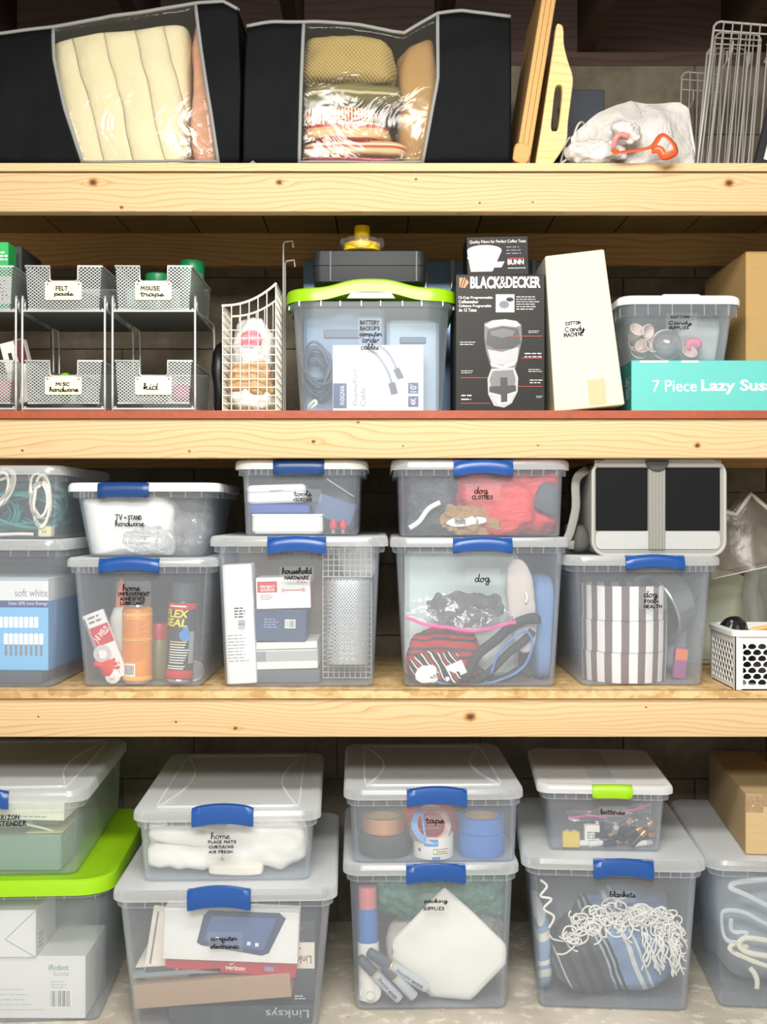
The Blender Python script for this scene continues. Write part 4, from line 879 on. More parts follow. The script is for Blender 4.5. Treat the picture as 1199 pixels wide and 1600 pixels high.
# ---- home bin
zf = F3('home'); LINEN = flat('linen_white', '#efece3', .85, var=.05, bump=.35, bscale=10)
soft('curtain', 'white curtain folded into a thick roll in the home bin', 'curtain', 345, 478, 1290, 1374, -.01, .16, LINEN, 3, .16, 9, 18, 3.4, Z=zf)
soft('curtain', 'white curtain bundle with a bunched end in the home bin', 'curtain', 222, 345, 1318, 1374, -.012, .10, LINEN, 6, .2, 12, 16, 3, Z=zf)
soft('place_mat', 'rolled white place mat lying over the curtains', 'mat', 228, 355, 1298, 1324, -.005, .05, LINEN, 12, .12, 10, 12, 3, tilt=math.radians(5))
soft('napkin', 'folded cream napkin at the bottom of the home bin', 'napkin', 325, 410, 1352, 1374, -.018, .05, flat('napkin_cream', '#f2e8d6', .85), 8, .08, 10, 10, 6, Z=zf)
soft('place_mat', 'white place mats stacked at the back of the home bin', 'mat', 235, 470, 1300, 1372, .2, .16, LINEN, 15, .1, 8, 10, 6, Z=zf)
t, r, h = can('air_freshener', 'white air freshener jar near the edge of the home bin', 'jar', 222, 250, 1290, 1316, .02, [('jar', [(.9, 0), (1, .1), (1, .7)], LINEN), ('lid', [(1.03, .7), (1.03, .95), (.9, 1.0), (.1, 1.0)], WHT)])
lab(BINS['home'], (322, 1295, 378, 1340), [('home', 330, 360, 1300, 1310), ('PLACE MATS', 326, 370, 1312, 1317), ('CURTAINS', 327, 366, 1320, 1325), ('AIR FRESH', 327, 364, 1328, 1333)], 1.7, seed=10)
contain('home')
# ---- tape bin
zf = F3('tape')
def roll(name, label, x, y1, Y, r, ri, h, mat, core=None, Z=None, rot=(0, 0, 0), group=None, side=None):
    c = P(x, y1, Y); t = thing(name, label, 'tape', (c.x, Y + r, c.z if Z is None else Z), rot=rot, group=group)
    def ring(a, b_, z0, z1): return [[Vector((rr_ * math.cos(k), rr_ * math.sin(k), z)) for k in [2 * PI * i / 32 for i in range(32)]] for rr_, z in ((a, z0), (a, z1), (b_, z1), (b_, z0))]
    MB().loft(ring(r, ri, 0, h), closed=True).build('tape_wound', mat, t, ang=.5)
    MB().loft(ring(ri, ri - .003, -.0002, h + .0002), closed=True).build('core', core or card('core_card', '#c9a877'), t, ang=.5)
    return t
DUCT = flat('duct_dark', '#43474b', .4); PAINT = flat('painter_blue', '#3a74bd', .6)
r0 = .062
roll('tape_roll', 'dark grey duct tape roll at the bottom of its stack in the tape bin', 602, 1336, .05, r0, .038, .05, DUCT, Z=zf, group='tape rolls')
roll('tape_roll', 'copper foil tape roll on top of the dark duct tape', 600, 1290, .055, .05, .036, .035, flat('copper_foil', '#cf9a6a', .3, .6), Z=zf + .051, group='tape rolls')
roll('tape_roll', 'blue painter tape roll under another blue one', 755, 1330, .05, .055, .038, .05, PAINT, Z=zf, group='tape rolls')
roll('tape_roll', 'blue painter tape roll on top of another blue one', 755, 1290, .052, .0545, .038, .035, PAINT, Z=zf + .051, group='tape rolls')
t = roll('tape_roll', 'white packing tape roll with printed label at the front of the tape bin', 679, 1342, .032, .047, .036, .05, flat('tape_white', '#e9e4dc', .35), flat('core_red', '#d2403c', .4), Z=zf, group='tape rolls'); r, h = .047, .05
wrap(t, r, wrect(-r * .5, h * .62, r * .2, h * .95, 4), SKYP, .0006); wrap(t, r, wrect(-r * .05, h * .25, r * .75, h * .5, 4), flat('olive_print', '#a8903c', .5), .0006); wrap(t, r, wrect(-r * .02, h * .3, r * .72, h * .45, 4), WPR, .0009); wrap(t, r, wrect(r * .08, h * .345, r * .62, h * .405, 4), flat('olive_print', '', 0), .0012)
wrap(t, r, wrect(-r * .1, h * .02, r * .3, h * .14, 3), SKYP, .0006); wrap(t, r, wrect(-r * .85, h * .35, -r * .7, h * .48, 2), NVP, .0006)
t = roll('tape_roll', 'red cored packing tape roll leaning above the white one', 671, 1300, .05, .046, .034, .045, clear('tape_clear', .35, '#ffffff', '#efe6d8', .2, .2), flat('core_red', '', 0), Z=zf + .055, rot=(math.radians(60), math.radians(12), 0), group='tape rolls')
MB().loft([[Vector((rr_ * math.cos(a), rr_ * math.sin(a), .0455)) for a in [PI * .75 + PI * .7 * i / 10 for i in range(11)]] for rr_ in (.0345, .0455)], False, False).build('paper_label', SKYP, t)
soft('tape_dispenser', 'red tape dispenser behind the packing tape rolls', 'dispenser', 625, 715, 1262, 1338, .15, .06, flat('dispenser_red', '#d0454a', .4), 5, .12, 9, 10, 3, Z=zf)
soft('tape_bag', 'green wrapped tape pack deep inside the tape bin', 'package', 575, 700, 1262, 1338, .25, .12, flat('pack_green', '#8fb0a0', .6), 9, .1, 9, 10, 4, Z=zf)
lab(BINS['tape'], (664, 1274, 699, 1289), [('tape', 665, 695, 1277, 1286)], 1.9, seed=11)
contain('tape')
# ---- packing bin
zf = F3('packing')
PAPER = flat('foam_sheet', '#f1ede4', .8, var=.03)
t = thing('paper_roll', 'white roll wrapped with blue and pink film standing in the packing bin', 'roll', P(577, 1578, .075), rot=(math.radians(-7), math.radians(-1), 0)); t.location.z = zf + .004
Hh = .255; MB().lathe([(.0, .0), (.012, .0), (.012, .003), (.025, .003), (.025, .13), (.022, .131)], 24).build('paper_wound', PAPER, t); MB().lathe([(.0225, .12), (.0235, .125), (.0235, .205), (.021, .207)], 24).build('blue_wrap', flat('wrap_blue', '#3f74b8', .4), t); MB().lathe([(.021, .2), (.0215, .205), (.0215, Hh), (.01, Hh + .002)], 24).build('pink_wrap', flat('wrap_pink', '#dd7d80', .5), t)
t = thing('paper_roll', 'short white paper roll lying with its end facing out of the packing bin', 'roll', P(579, 1572, .045)); t.location.z = zf + .027
MB().lathe([(.0085, .02), (.0085, .0), (.024, .0), (.026, -.003), (.026, -.16), (.01, -.16)], 28, axis='y').build('paper_wound', PAPER, t)
def sheetfn(u, v):
    x = (u - .5) * .2; z = (v - .5) * .19
    return Vector((x, .012 * math.sin(u * 3) + .01 * fbm((x, 0, z), 7, 2, 4) - .02 * (v - .5), z))
t = thing('foam_sheet', 'large white foam sheet folded corner up in the packing bin', 'sheet', P(703, 1585, .065)); t.location.z = zf + .002
Rm = Matrix.Rotation(math.radians(43), 4, 'Y'); mb = MB(); mb.M = Matrix.Translation((.0, 0, .113)) @ Rm
mb.grid(lambda u, v: sheetfn(u, v) * 1.12, 16, 14); mb.grid(lambda u, v: sheetfn(u, v) * 1.12 + Vector((0, .012, 0)), 16, 14); 
vs = []
for k, p in enumerate(mb.v):
    p = Vector(p); f = 0
    if p.z < .005: f = .005 - p.z; p.z = .005 - f * .05; p.y += f * .6
    p.x = max(-.13, min(.132, p.x)); vs.append(tuple(p))
mb.v = vs; mb.build('folded_sheet', PAPER, t, ang=3, solid=.002)
soft('foam_sheet', 'cream foam sheet rolled behind the white folded one', 'sheet', 605, 790, 1425, 1575, .165, .08, flat('foam_cream', '#ebe0d0', .85, bump=.3, bscale=12), 7, .12, 9, 16, 3, Z=zf + .001)
soft('bubble_wrap', 'pale green bubble wrap stuffed along the top of the packing bin', 'wrap', 580, 795, 1372, 1445, .10, .14, clear('bubble_green', .6, '#d8f2e8', '#5fc4a6', .3, .25, 1.0, 60), 4, .3, 22, 20, 3)
soft('bubble_wrap', 'clear bubble wrap wad in the corner of the packing bin', 'wrap', 728, 796, 1425, 1530, .115, .1, clear('bubble_clear', .22, '#fafdfc', '#e3ece8', .4, .2, 1.0, 60), 14, .3, 22, 16, 3)
MK = flat('marker_grey', '#c3c8cb', .35, .1); CAPK = flat('marker_cap', '#565f66', .5)
for k, (xa, ya, xb, yb, yy) in enumerate(((575, 1491, 668, 1549, .034), (561, 1501, 625, 1568, .030), (600, 1510, 648, 1562, .038))):
    a_, b2 = P(xa, ya, yy), P(xb, yb, yy); d = b2 - a_; L = d.length
    t = thing('marker_pen', ['fat grey marker pen lying topmost across the foam sheet', 'fat grey marker pen nearest the paper roll end', 'fat grey marker pen tucked between the other two'][k], 'marker', a_, group='fat marker pens', rot=d.to_track_quat('Z', 'X').to_euler())
    R_ = .0122
    MB().lathe([(.007, 0), (R_ * .9, .003), (R_, .02), (R_, L * .37), (R_ * .95, L * .375)], 20).build('cap', CAPK, t); MB().lathe([(R_, L * .37), (R_ * 1.05, L * .375), (R_ * 1.05, L * .41), (R_, L * .415)], 20).build('collar', flat('collar_gold', '#d9c490', .35, .5), t)
    MB().lathe([(R_ * .98, L * .41), (R_ * 1.0, L * .42), (R_, L * .97), (R_ * .9, L), (.001, L)], 20).build('barrel', MK, t)
    if k < 2:
        o = txt(t, 'Sharpie', (L * .47, -.005, L * .72, .006), BLK, shear=.3); o2 = txt(t, 'MARKER', (L * .75, -.004, L * .93, .003), BLK, bold=.02)
        Mi = t.rotation_euler.to_matrix().inverted(); fw = Mi @ Vector((0, -1, 0)); fw.z = 0; fw.normalize(); ax = Vector((0, 0, 1)); up = fw.cross(ax); 
        if (t.rotation_euler.to_matrix() @ up).z < 0: up = -up
        for oo in (o, o2):
            for v in oo.data.vertices: px_, pz_ = v.co.x, v.co.z; v.co = ax * px_ + up * pz_ + fw * (math.sqrt(max(0, (R_ + .0006) ** 2 - pz_ ** 2)))
lab(BINS['packing'], (661, 1396, 703, 1426), [('packing', 663, 700, 1404, 1410), ('SUPPLIES', 662, 695, 1416, 1422)], 1.8, seed=12)
contain('packing')
# ---- battery bin
zf = F3('battery')
COPP = flat('battery_copper', '#c08a52', .3, .8); BBLK = flat('battery_black', '#2c2e33', .35); BSIL = flat('battery_silver', '#d5d6d4', .3, .6); BWHT = flat('battery_white', '#e8e5dc', .4)
rn = random.Random(12); spots = []
NMS = ['on the bottom row beside the yellow block', 'second along the bottom row', 'third along the bottom row', 'in the middle of the heap', 'standing end-on in the heap', 'with a copper end in the heap', 'tilted up near the middle', 'crossing the heap diagonally', 'lying towards the back of the heap', 'lowest by the right-hand corner', 'above the corner battery', 'half hidden by the zip bag', 'at the back beside the zip bag', 'topmost on the heap']
SPEC = [(915, 1322, 92, 'w', .074), (935, 1322, 88, 'w', .074), (958, 1321, 85, 'k', .078), (945, 1305, 95, 'k', .085), (961, 1300, 0, 's', .075), (990, 1300, 70, 'c', .082), (972, 1318, 120, 'k', .08), (998, 1316, 48, 'k', .072), (1012, 1308, 80, 'c', .095), (1022, 1323, 88, 'w', .075), (1020, 1306, 86, 'c', .085), (1008, 1292, 60, 'k', .1), (930, 1300, 20, 'w', .1), (975, 1288, 65, 'c', .1)]
for k, (x, y, a, cc, Y) in enumerate(SPEC):
    Y += .02; c = P(x, y, Y); an = math.radians(a)
    d = Vector((math.sin(an), .25 if a else -1, math.cos(an))).normalized()
    t = thing('battery', {'w': 'white', 'k': 'black', 's': 'silver', 'c': 'copper-topped'}[cc] + ' small battery ' + NMS[k], 'battery', c - d * .024, group='loose batteries', rot=d.to_track_quat('Z', 'X').to_euler())
    m1 = {'w': BWHT, 'k': BBLK, 's': BSIL, 'c': BBLK}[cc]; m2 = COPP if cc in 'kc' else BSIL
    MB().lathe([(.006, 0), (.0072, .0008), (.0072, .031), (.007, .0312)], 14).build('cell_body', m1, t); MB().lathe([(.007, .031), (.0072, .0315), (.0072, .046), (.0062, .047), (.003, .047), (.003, .049), (.0005, .049)], 14).build('terminal', m2, t)
q = carton('block_battery', 'yellow block battery at the front of the battery bin', 'battery', 880, 907, 1301, 1325, .08, .017, flat('block_yellow', '#d9b83a', .4), bev=.002, Z=zf)
MB().lathe([(.004, 0), (.004, .003), (.003, .003)], 10).build('terminal', BSIL, q.t, (-.008, .009, q.h)); MB().lathe([(.005, 0), (.004, .003), (.003, .003)], 8).build('terminal', BSIL, q.t, (.008, .009, q.h))
q = carton('block_battery', 'white block battery standing behind the bottom row of batteries', 'battery', 914, 938, 1290, 1322, .10, .02, BWHT, bev=.002, Z=zf); lines(q.b, -.012, .012, .01, .035, 4, GRYT)
MB().lathe([(.004, 0), (.004, .003), (.003, .003)], 10).build('terminal', BSIL, q.t, (-.007, .009, q.h))
t = thing('zip_bag', 'clear zip bag with a pink seal over the loose batteries', 'bag', P(960, 1300, .095))
def zf2(u, v):
    x = -.105 + .2 * u
    return Vector((x, .012 + .03 * v + .012 * fbm((x, v * .1, 0), 24, 3, 7.0), .005 + .055 * v * (.6 + .4 * u) + .02 * (1 - u) * (1 - v) + .006 * fbm((x, v * .2, 1), 18, 2)))
MB().grid(zf2, 26, 12).build('bag_film', ZIP, t, ang=3); MB().tube([zf2(i / 14, .9 - .6 * (1 - i / 14)) + Vector((0, -.003, 0)) for i in range(15)], .0025, 6, flatten=.5).build('zip_seal', flat('zip_pink', '', 0), t)
q = carton('charger', 'black battery charger at the back of the battery bin', 'charger', 930, 1000, 1252, 1300, .17, .05, flat('charger_black', '#33363b', .4), bev=.003); q.t.location.z = zf; MB().cbox((0, -.002, .02), (q.w * .6, .006, q.h * .5), .002).build('cradle', GRYT, q.t)
lab(BINS['battery'], (936, 1259, 978, 1276), [('batteries', 938, 976, 1264, 1272)], 1.6, seed=13)
contain('battery')
# ---- blanket bin
zf = F3('blanket')
b = NB('blanket_stripes'); co = b.co(); v = b.mp(co, rot=(0, math.radians(25), 0)); g = b.sep(v)[0]
g = b.ma('ADD', g, b.ma('MULTIPLY', b.ma('SUBTRACT', b.noise(co, 6, 2), .5), .03))
f = b.ma('MULTIPLY_ADD', g, 1 / .30, .52)
r = b.n('ValToRGB', {0: f}); e = r.color_ramp; e.interpolation = 'CONSTANT'; e = e.elements
ST = [(0, '#86a3c4'), (.06, '#e4e4e0'), (.09, '#86a3c4'), (.14, '#4a4d54'), (.22, '#6d7078'), (.235, '#4a4d54'), (.27, '#e8e6e0'), (.285, '#45484f'), (.33, '#2e3036'), (.37, '#4a4d54'), (.42, '#33353b'), (.46, '#4a4d54'), (.5, '#2e3036'), (.545, '#4a4d54'), (.6, '#b9c2cc'), (.62, '#32343a'), (.645, '#a9b6c6'), (.665, '#33363c'), (.69, '#7f9dc2'), (.79, '#e9e8e4'), (.825, '#7f9dc2'), (.86, '#e4e4e0'), (.88, '#6f8db2')]
while len(e) < len(ST): e.new(.5)
for i, (p_, c_) in enumerate(ST): e[i].position = p_; e[i].color = lin(c_)
wv = b.n('TexNoise', {'Vector': co, 'Scale': 260.0}).outputs[0]
BLNK = b.done(b.pbsdf(b.mix(b.ma('MULTIPLY', wv, .35), r.outputs[0], lin('#26282c')), .95, Normal=b.bump(wv, .5, .003)))
t = thing('blanket', 'grey blue and white striped woven blanket with white fringe', 'blanket', P(960, 1572, .05)); t.location.z = zf
t.location.y = .05; t['soft'] = 1
mb = blob((.33, .20, .215), 3, .16, 9, 26, 2.9, True); mb.v = [(x + .02, y, z * (1 - .16 * max(0, (-x / .165)))) for x, y, z in mb.v]
mb.build('woven_cloth', BLNK, t, (0, .11, 0), ang=3)
FR = flat('fringe_white', '#f1eee6', .85); mb = MB(); rn = random.Random(5)
for k in range(120):
    u = rn.random(); x = lerp(-.11, .165, u); zz = .168 + .055 * math.sin(u * 2.6) - (.09 * (u - .75) / .25 * rn.random() if u > .75 else 0)
    p0 = Vector((x, .005 + .012 * rn.random(), zz + rn.uniform(-.025, .012))); pts = [p0]; th = rn.uniform(0, 6.28); cv = rn.choice((-1, 1)) * rn.uniform(.5, 1.3)
    for j in range(7):
        th += cv * rn.uniform(.2, 1.1); st = .0105
        pts.append(pts[-1] + Vector((math.cos(th) * st, rn.uniform(-.004, .003), math.sin(th) * st * .8 - .0018)))
    for p in pts: p.y = max(-.014, min(p.y, .03))
    mb.tube(catmull(pts, 3), .0021, 5)
for k in range(26):
    x = rn.uniform(.06, .165); pts = [Vector((x, -.004, .17 + rn.uniform(-.02, .02)))]
    for j in range(6): pts.append(pts[-1] + Vector((rn.uniform(-.008, .011), rn.uniform(-.003, .003), -rn.uniform(.008, .018))))
    for p in pts: p.y = max(-.014, min(p.y, .03))
    mb.tube(catmull(pts, 3), .0021, 5)
o = mb.build('fringe', FR, t, ang=3); o['kind'] = 'stuff'
cord('white_tassel', 'white tassel strand hanging at the dark end of the blanket bin', catmull([P(845, 1375, .06), P(855, 1385, .05), P(845, 1400, .05), P(862, 1405, .05), P(850, 1420, .05), P(866, 1432, .05), P(858, 1450, .05)], 6), .003, FR, 'cord')
soft('blanket', 'second folded blue and cream blanket peeking out behind the striped one', 'blanket', 838, 868, 1440, 1568, .10, .3, stripes('blanket_two', [(0, '#8aa6c6'), (.5, '#e2ddd0'), (.7, '#8aa6c6'), (.85, '#e8e6e0')], 2, 13, warp=.05, rot=(0, .5, 0)), 8, .12, 10, 14, 3.5, Z=zf + .001)
soft('blanket', 'grey folded blanket at the back of the blanket bin', 'blanket', 860, 1075, 1400, 1568, .30, .2, flat('blanket_grey', '#8e959c', .9, bump=.4, bscale=20), 18, .1, 8, 14, 4, Z=zf + .001)
lab(BINS['blanket'], (951, 1391, 993, 1410), [('blankets', 952, 992, 1392, 1401)], 1.8, seed=14)
contain('blanket')
# ---- white cord bin
zf = F3('white_cord')
STRAP = flat('strap_cream', '#ded9c6', .6); STRG = flat('strap_grey', '#c2c9cc', .5)
def strap(lb, pts, r, m, fl=.35): cord('cord', lb, catmull([P(a, b_, y_) for a, b_, y_ in pts], 6), r, m, 'cord', 'cords in the floor bin', 7, fl)
strap('grey band running from the top corner of the cord bin', [(1230, 1430, .05), (1195, 1413, .05), (1165, 1398, .05), (1143, 1388, .05), (1148, 1380, .055), (1175, 1376, .06), (1230, 1372, .06)], .007, STRG)
strap('grey looped clamp band in the middle of the floor cord bin', [(1230, 1460, .05), (1190, 1440, .05), (1160, 1425, .05), (1130, 1425, .05), (1127, 1448, .05), (1135, 1468, .05), (1155, 1472, .048), (1168, 1458, .05), (1145, 1455, .055), (1143, 1435, .055)], .006, STRG)
strap('cream flat cord looping twice in the floor cord bin', [(1240, 1478, .045), (1195, 1469, .045), (1165, 1466, .045), (1155, 1476, .045), (1168, 1488, .045), (1200, 1494, .045), (1240, 1500, .045)], .007, STRAP)
strap('cream flat cord hanging below the looped one', [(1240, 1525, .045), (1200, 1510, .045), (1172, 1500, .045), (1150, 1490, .045), (1141, 1482, .045), (1150, 1474, .05), (1170, 1480, .055)], .006, STRAP)
strap('short cream cord end pointing down in the floor cord bin', [(1172, 1512, .05), (1180, 1522, .047), (1184, 1535, .045), (1183, 1546, .045)], .0065, STRAP)
soft('cord_bag', 'grey bag bulk behind the cords in the floor bin', 'bag', 1140, 1370, 1385, 1560, .12, .3, flat('bag_slate', '#98a4aa', .6, bump=.4, bscale=14), 5, .12, 8, 14, 4, Z=zf)
contain('white_cord')
# ---- cardboard box on its lid
B = BINS['white_cord']; KR = card('carton_kraft', '#bfa67c'); zt = B.top + .0005
q = carton('cardboard_box', 'brown taped cardboard box resting on the cord bin lid', 'box', 1168, 1345, 1244, 1329, .06, .5, KR, rz=math.radians(-6), Z=zt, bev=.002)
for sg in (-1, 1): MB().box((sg * q.w * .2515, .25, q.h + .0008), (q.w * .495, .498, .0016)).build('flap', KR, q.t, smooth=False)
TP = clear('packing_tape', .30, '#fff6e4', '#e2c48c', .5, .15, .4, 30)
MB().box((.02, .25, q.h + .0019), (.05, .5, .0006)).box((.02, -.0008, q.h - .012), (q.w * .86, .0006, .028)).build('tape', TP, q.t, smooth=False)
MB().box((-q.w / 2 + .02, -.0006, q.h - .02), (.04, .0006, .04)).build('tape', TP, q.t, smooth=False)
mark()
# ---- lime floor bin
zf = F3('irobot'); Yi = -.03
q0 = carton('robot_box', 'white robot vacuum parts box with barcode in the lime lidded bin', 'box', -120, 132, 1497, 1600, Yi + .002, .2, flat('box_offwhite', '#e3e2dc', .6), Z=zf)
txt(q0.b, 'iRobot', (q0.X(74), q0.Z(1519), q0.X(106), q0.Z(1510)), flat('sage_print', '#8fae9c', .6), bold=.02); txt(q0.b, 'Roomba', (q0.X(82), q0.Z(1528), q0.X(106), q0.Z(1521)), flat('faint_print', '#b4bab4', .6)); barcode(q0.b, q0.X(76), q0.Z(1576), q0.X(109), q0.Z(1551))
lines(q0.b, q0.X(78), q0.X(106), q0.Z(1548), q0.Z(1535), 3, flat('faint_print', '', 0), th=.3); lines(q0.b, q0.X(-60), q0.X(66), q0.Z(1585), q0.Z(1545), 5, flat('faint_print', '', 0), th=.12)
q1 = carton('white_carton', 'plain white carton with folded flaps on the robot box', 'box', -110, 56, 1422, 1496, Yi + .004, .16, flat('box_offwhite', '', 0), Z=q0.t.location.z + q0.h + .0005)
for a_, b2 in (((8, 1468), (55, 1423)), ((8, 1468), (55, 1495))):
    mb = MB(); p, n_ = Vector((q1.X(a_[0]), 0, q1.Z(a_[1]))), Vector((q1.X(b2[0]), 0, q1.Z(b2[1]))); d = (n_ - p).normalized().cross(Vector((0, 1, 0))) * .0006
    mb.add([p + d + Vector((0, -.0008, 0)), p - d + Vector((0, -.0008, 0)), n_ - d + Vector((0, -.0008, 0)), n_ + d + Vector((0, -.0008, 0))], [(0, 1, 2, 3)]); mb.build('flap_edge', GRYT, q1.t, smooth=False)
lines(q1.b, .02, .06, .01, .05, 4, GRYT, y=-q1.w / 2 - .001, plane='right', th=.3)
soft('cleaner_part', 'pale plastic part wrapped in film deep in the lime lidded bin', 'part', 60, 140, 1412, 1495, .2, .15, flat('part_pale', '#b9c4cc', .5, bump=.3), 4, .15, 10, 12, 4)
contain('irobot')
# ---- extender bin
zf = F3('verizon'); Yv = 0.0
q0 = carton('modem_box', 'grey green modem lying at the bottom of the extender bin', 'modem', -100, 95, 1305, 1330, Yv, .2, flat('modem_teal', '#6e8f8c', .5), Z=zf, bev=.004); 
q2 = carton('manual', 'tan manual lying on the modem in the extender bin', 'book', 40, 98, 1300, 1307, Yv + .01, .12, flat('manual_tan', '#b7ab84', .6), Z=q0.t.location.z + q0.h + .0005, tilt=math.radians(-1))
q3 = carton('extender_box', 'teal device box behind the label of the extender bin', 'box', -110, 92, 1272, 1300, Yv + .06, .22, flat('box_teal', '#7fa09e', .5), Z=q0.t.location.z + q0.h + .006)
q1 = carton('white_carton', 'flat white carton on top of everything in the extender bin', 'box', -120, 100, 1252, 1268, Yv + .004, .3, WHT, Z=q3.t.location.z + q3.h + .003, tilt=math.radians(1.5)); lines(q1.b, q1.X(10), q1.X(95), .004, .012, 1, GRYT, th=.3)
cord('cable', 'pale grey cable curving over the modem', catmull([P(-40, 1290, .03), P(10, 1284, .02), P(50, 1290, .015), P(85, 1300, .02), P(100, 1312, .03)], 6), .003, STRG, 'cable')
lab(BINS['verizon'], (-45, 1268, 50, 1294), [('VERIZON', -10, 31, 1272, 1280), ('EXTENDER', -10, 42, 1282, 1290)], 2.2, seed=15)
contain('verizon')
# ================================================================== dog carrier, basket and odds at the end of the eye-level shelf
B = BINS['food']; zt = B.top + .0005; Yd = .04
W_, H_, DP = (1133 - 927) * s_(Yd), PZ(719.5, Yd) - zt, .36
GRYF = flat('carrier_grey', '#8f908c', .8, var=.06, bump=.25, bscale=120); GRYL = flat('carrier_light', '#aeb1b0', .75, bump=.5, bscale=45); PIPE = flat('carrier_piping', '#aaaaa4', .6)
b = NB('carrier_mesh'); co = b.co(); x, y, z = b.sep(co); sn = b.ma('SINE', b.ma('MULTIPLY', z, 1900)); MESHB = b.done(b.pbsdf(b.mix(b.ma('MULTIPLY_ADD', sn, .25, .25), lin('#0a0b0c'), lin('#1d2123')), .7, **{'Specular IOR Level': .15}))
t = thing('pet_carrier', 'grey soft pet carrier with black mesh windows on the dog food bin', 'pet carrier', (PX(1030, Yd), Yd, zt))
R = []
for y, k in ((.0, .985), (.006, 1.0), (DP - .006, 1.0), (DP, .985)): R.append([Vector((x, y, z + H_ / 2)) for x, z in rrect(W_ * k, H_ * k, .03, 6)][::-1])
MB().loft(R).build('carrier_body', GRYF, t, ang=.5)
fr = [Vector((x, .0, z + H_ / 2)) for x, z in rrect(W_, H_, .032, 7)]
MB().tube(fr, .0042, 8, True).build('piping', PIPE, t)
def cxz(px, py): return (px - 599.5) * s_(Yd) - PX(1030, Yd), ZC - (py - 800) * s_(Yd) - zt
def panel(nm, x0, y0, x1, y1, m, th=.003, y=-.002, r=.002):
    a, c = cxz(x0, y1), cxz(x1, y0); w, h = c[0] - a[0], c[1] - a[1]
    pts = rrect(w, h, r, 3, (a[0] + c[0]) / 2, (a[1] + c[1]) / 2); return plate(nm, pts, [], th, m, t, y=y)
panel('mesh_window', 931, 731, 1012, 829, MESHB); panel('mesh_window', 1040, 731, 1125, 829, MESHB)
panel('lower_panel', 931, 830, 1125, 858, GRYL, y=-.0025, r=.012); panel('upper_panel', 929, 719, 1127, 730, flat('carrier_pale', '#aaaba6', .75), y=-.0025)
st = panel('center_strap', 1013, 722, 1039, 858, flat('strap_weave', '#85857f', .85, bump=.5, bscale=200), y=-.006, th=.003)
for k in range(5): MB().box((cxz(1016.5 + 5 * k, 0)[0], -.0063, H_ * .5), (.0012, .0012, H_ * .93)).build('rib', flat('strap_rib', '#9a9a94', .8), st, smooth=False)
a = cxz(1026, 722); plate('handle_boss', ell(a[0], a[1] + .002, .025, .022, 24, PI, 2 * PI), [], .008, flat('boss_dark', '#3a3a3a', .5), t, y=-.011, bevel=.001)
SM = flat('strap_grey_dark', '#8e8d88', .85, bump=.4, bscale=160)
cordp = catmull([(-W_ / 2 - .002, .06, H_ * .92), (-W_ / 2 - .03, .05, H_ * .8), (-W_ / 2 - .032, .045, H_ * .5), (-W_ / 2 - .045, .04, H_ * .25), (-W_ / 2 - .055, .04, H_ * .12), (-W_ / 2 - .03, .05, H_ * .1), (-W_ / 2, .07, H_ * .13)], 6)
MB().tube(cordp, .011, 8, flatten=.2).build('shoulder_strap', SM, t, ang=3)
blob((.05, .12, .07), 4, .2, 20, 10, 2.6).build('side_pocket', flat('pocket_dark', '#4c4c4a', .8, bump=.4), t, (-W_ / 2 - .018, .1, .0025), ang=3)
# white scale-cut basket
bw = flat('basket_white', '#dfe0dc', .45); Yb = -.004; zt = Z3 + .0005; s = s_(Yb)
X0 = PX(1150, Yb); Hb = PZ(968, Yb + .2) - zt; wdt = .30; dpt = .2; Hf = PZ(993, Yb) - zt
t = thing('plastic_basket', 'white plastic basket with fish-scale cutouts beside the dog food bin', 'basket', (X0 - .001, Yb, zt), math.radians(0))
def flare(z): return .014 * z / Hf
Hr = Hf
mb = MB()
R = []
for z, o in ((0, 0), (.002, 0), (.002, -.004), (0.0, -.004)): R.append([Vector((x + wdt / 2, y + dpt / 2, z)) for x, y in rrect(wdt + 2 * o, dpt + 2 * o, .015, 4)])
MB().loft([R[0], R[1]]).build('floor_panel', bw, t)
def scales(w, h, pitch, rows):
    """outline openings shaped like fish scales"""
    hs = []; rw = pitch / 2
    for j in range(rows):
        zc = h * (j + .3) / rows
        x = (pitch / 2 if j % 2 else 0)
        while x <= w + 1e-4:
            pts = []
            for i in range(9):
                a_ = PI * i / 8; pts.append((x + rw * .86 * math.cos(a_), zc + rw * .84 * math.sin(a_)))
            pts += [(x - rw * .42, zc - rw * .30), (x + rw * .42, zc - rw * .30)]
            pts = [(max(.0015, min(w - .0015, a_)), max(.001, min(h - .001, b_))) for a_, b_ in pts]
            if max(p[0] for p in pts) - min(p[0] for p in pts) > .004: hs.append(pts)
            x += pitch
    return hs
def wall(nm, w, pl_, y, base, pitch, rows, mx):
    zb, ht = .010, Hf - .028
    ow = [(0, 0), (w, 0), (w, Hf), (0, Hf)]
    hs = [[(a_ + mx, b_ + zb) for a_, b_ in h] for h in scales(w - 2 * mx, ht, pitch, rows)]
    return plate(nm, ow, hs, .0022, bw, t, base, pl_, y)
wall('pierced_wall', wdt, 'front', 0, (0, 0, 0), .0225, 7, .016)
o = wall('pierced_wall', dpt, 'left', 0, (0, dpt, 0), .0225, 7, .014)
wall('pierced_wall', dpt, 'left', 0, (wdt - .0022, dpt, 0), .0225, 7, .014); wall('pierced_wall', wdt, 'front', 0, (0, dpt - .0022, 0), .0225, 7, .016)
R = []
for z, o_ in ((Hf - .002, .0), (Hf - .002, .006), (Hf + .008, .007), (Hf + .012, .003), (Hf + .012, -.003), (Hf - .002, -.002)): R.append([Vector((x + wdt / 2, y + dpt / 2, z)) for x, y in rrect(wdt + 2 * o_, dpt + 2 * o_, .02, 6)])
MB().loft(R, closed=True).build('rim', bw, t)
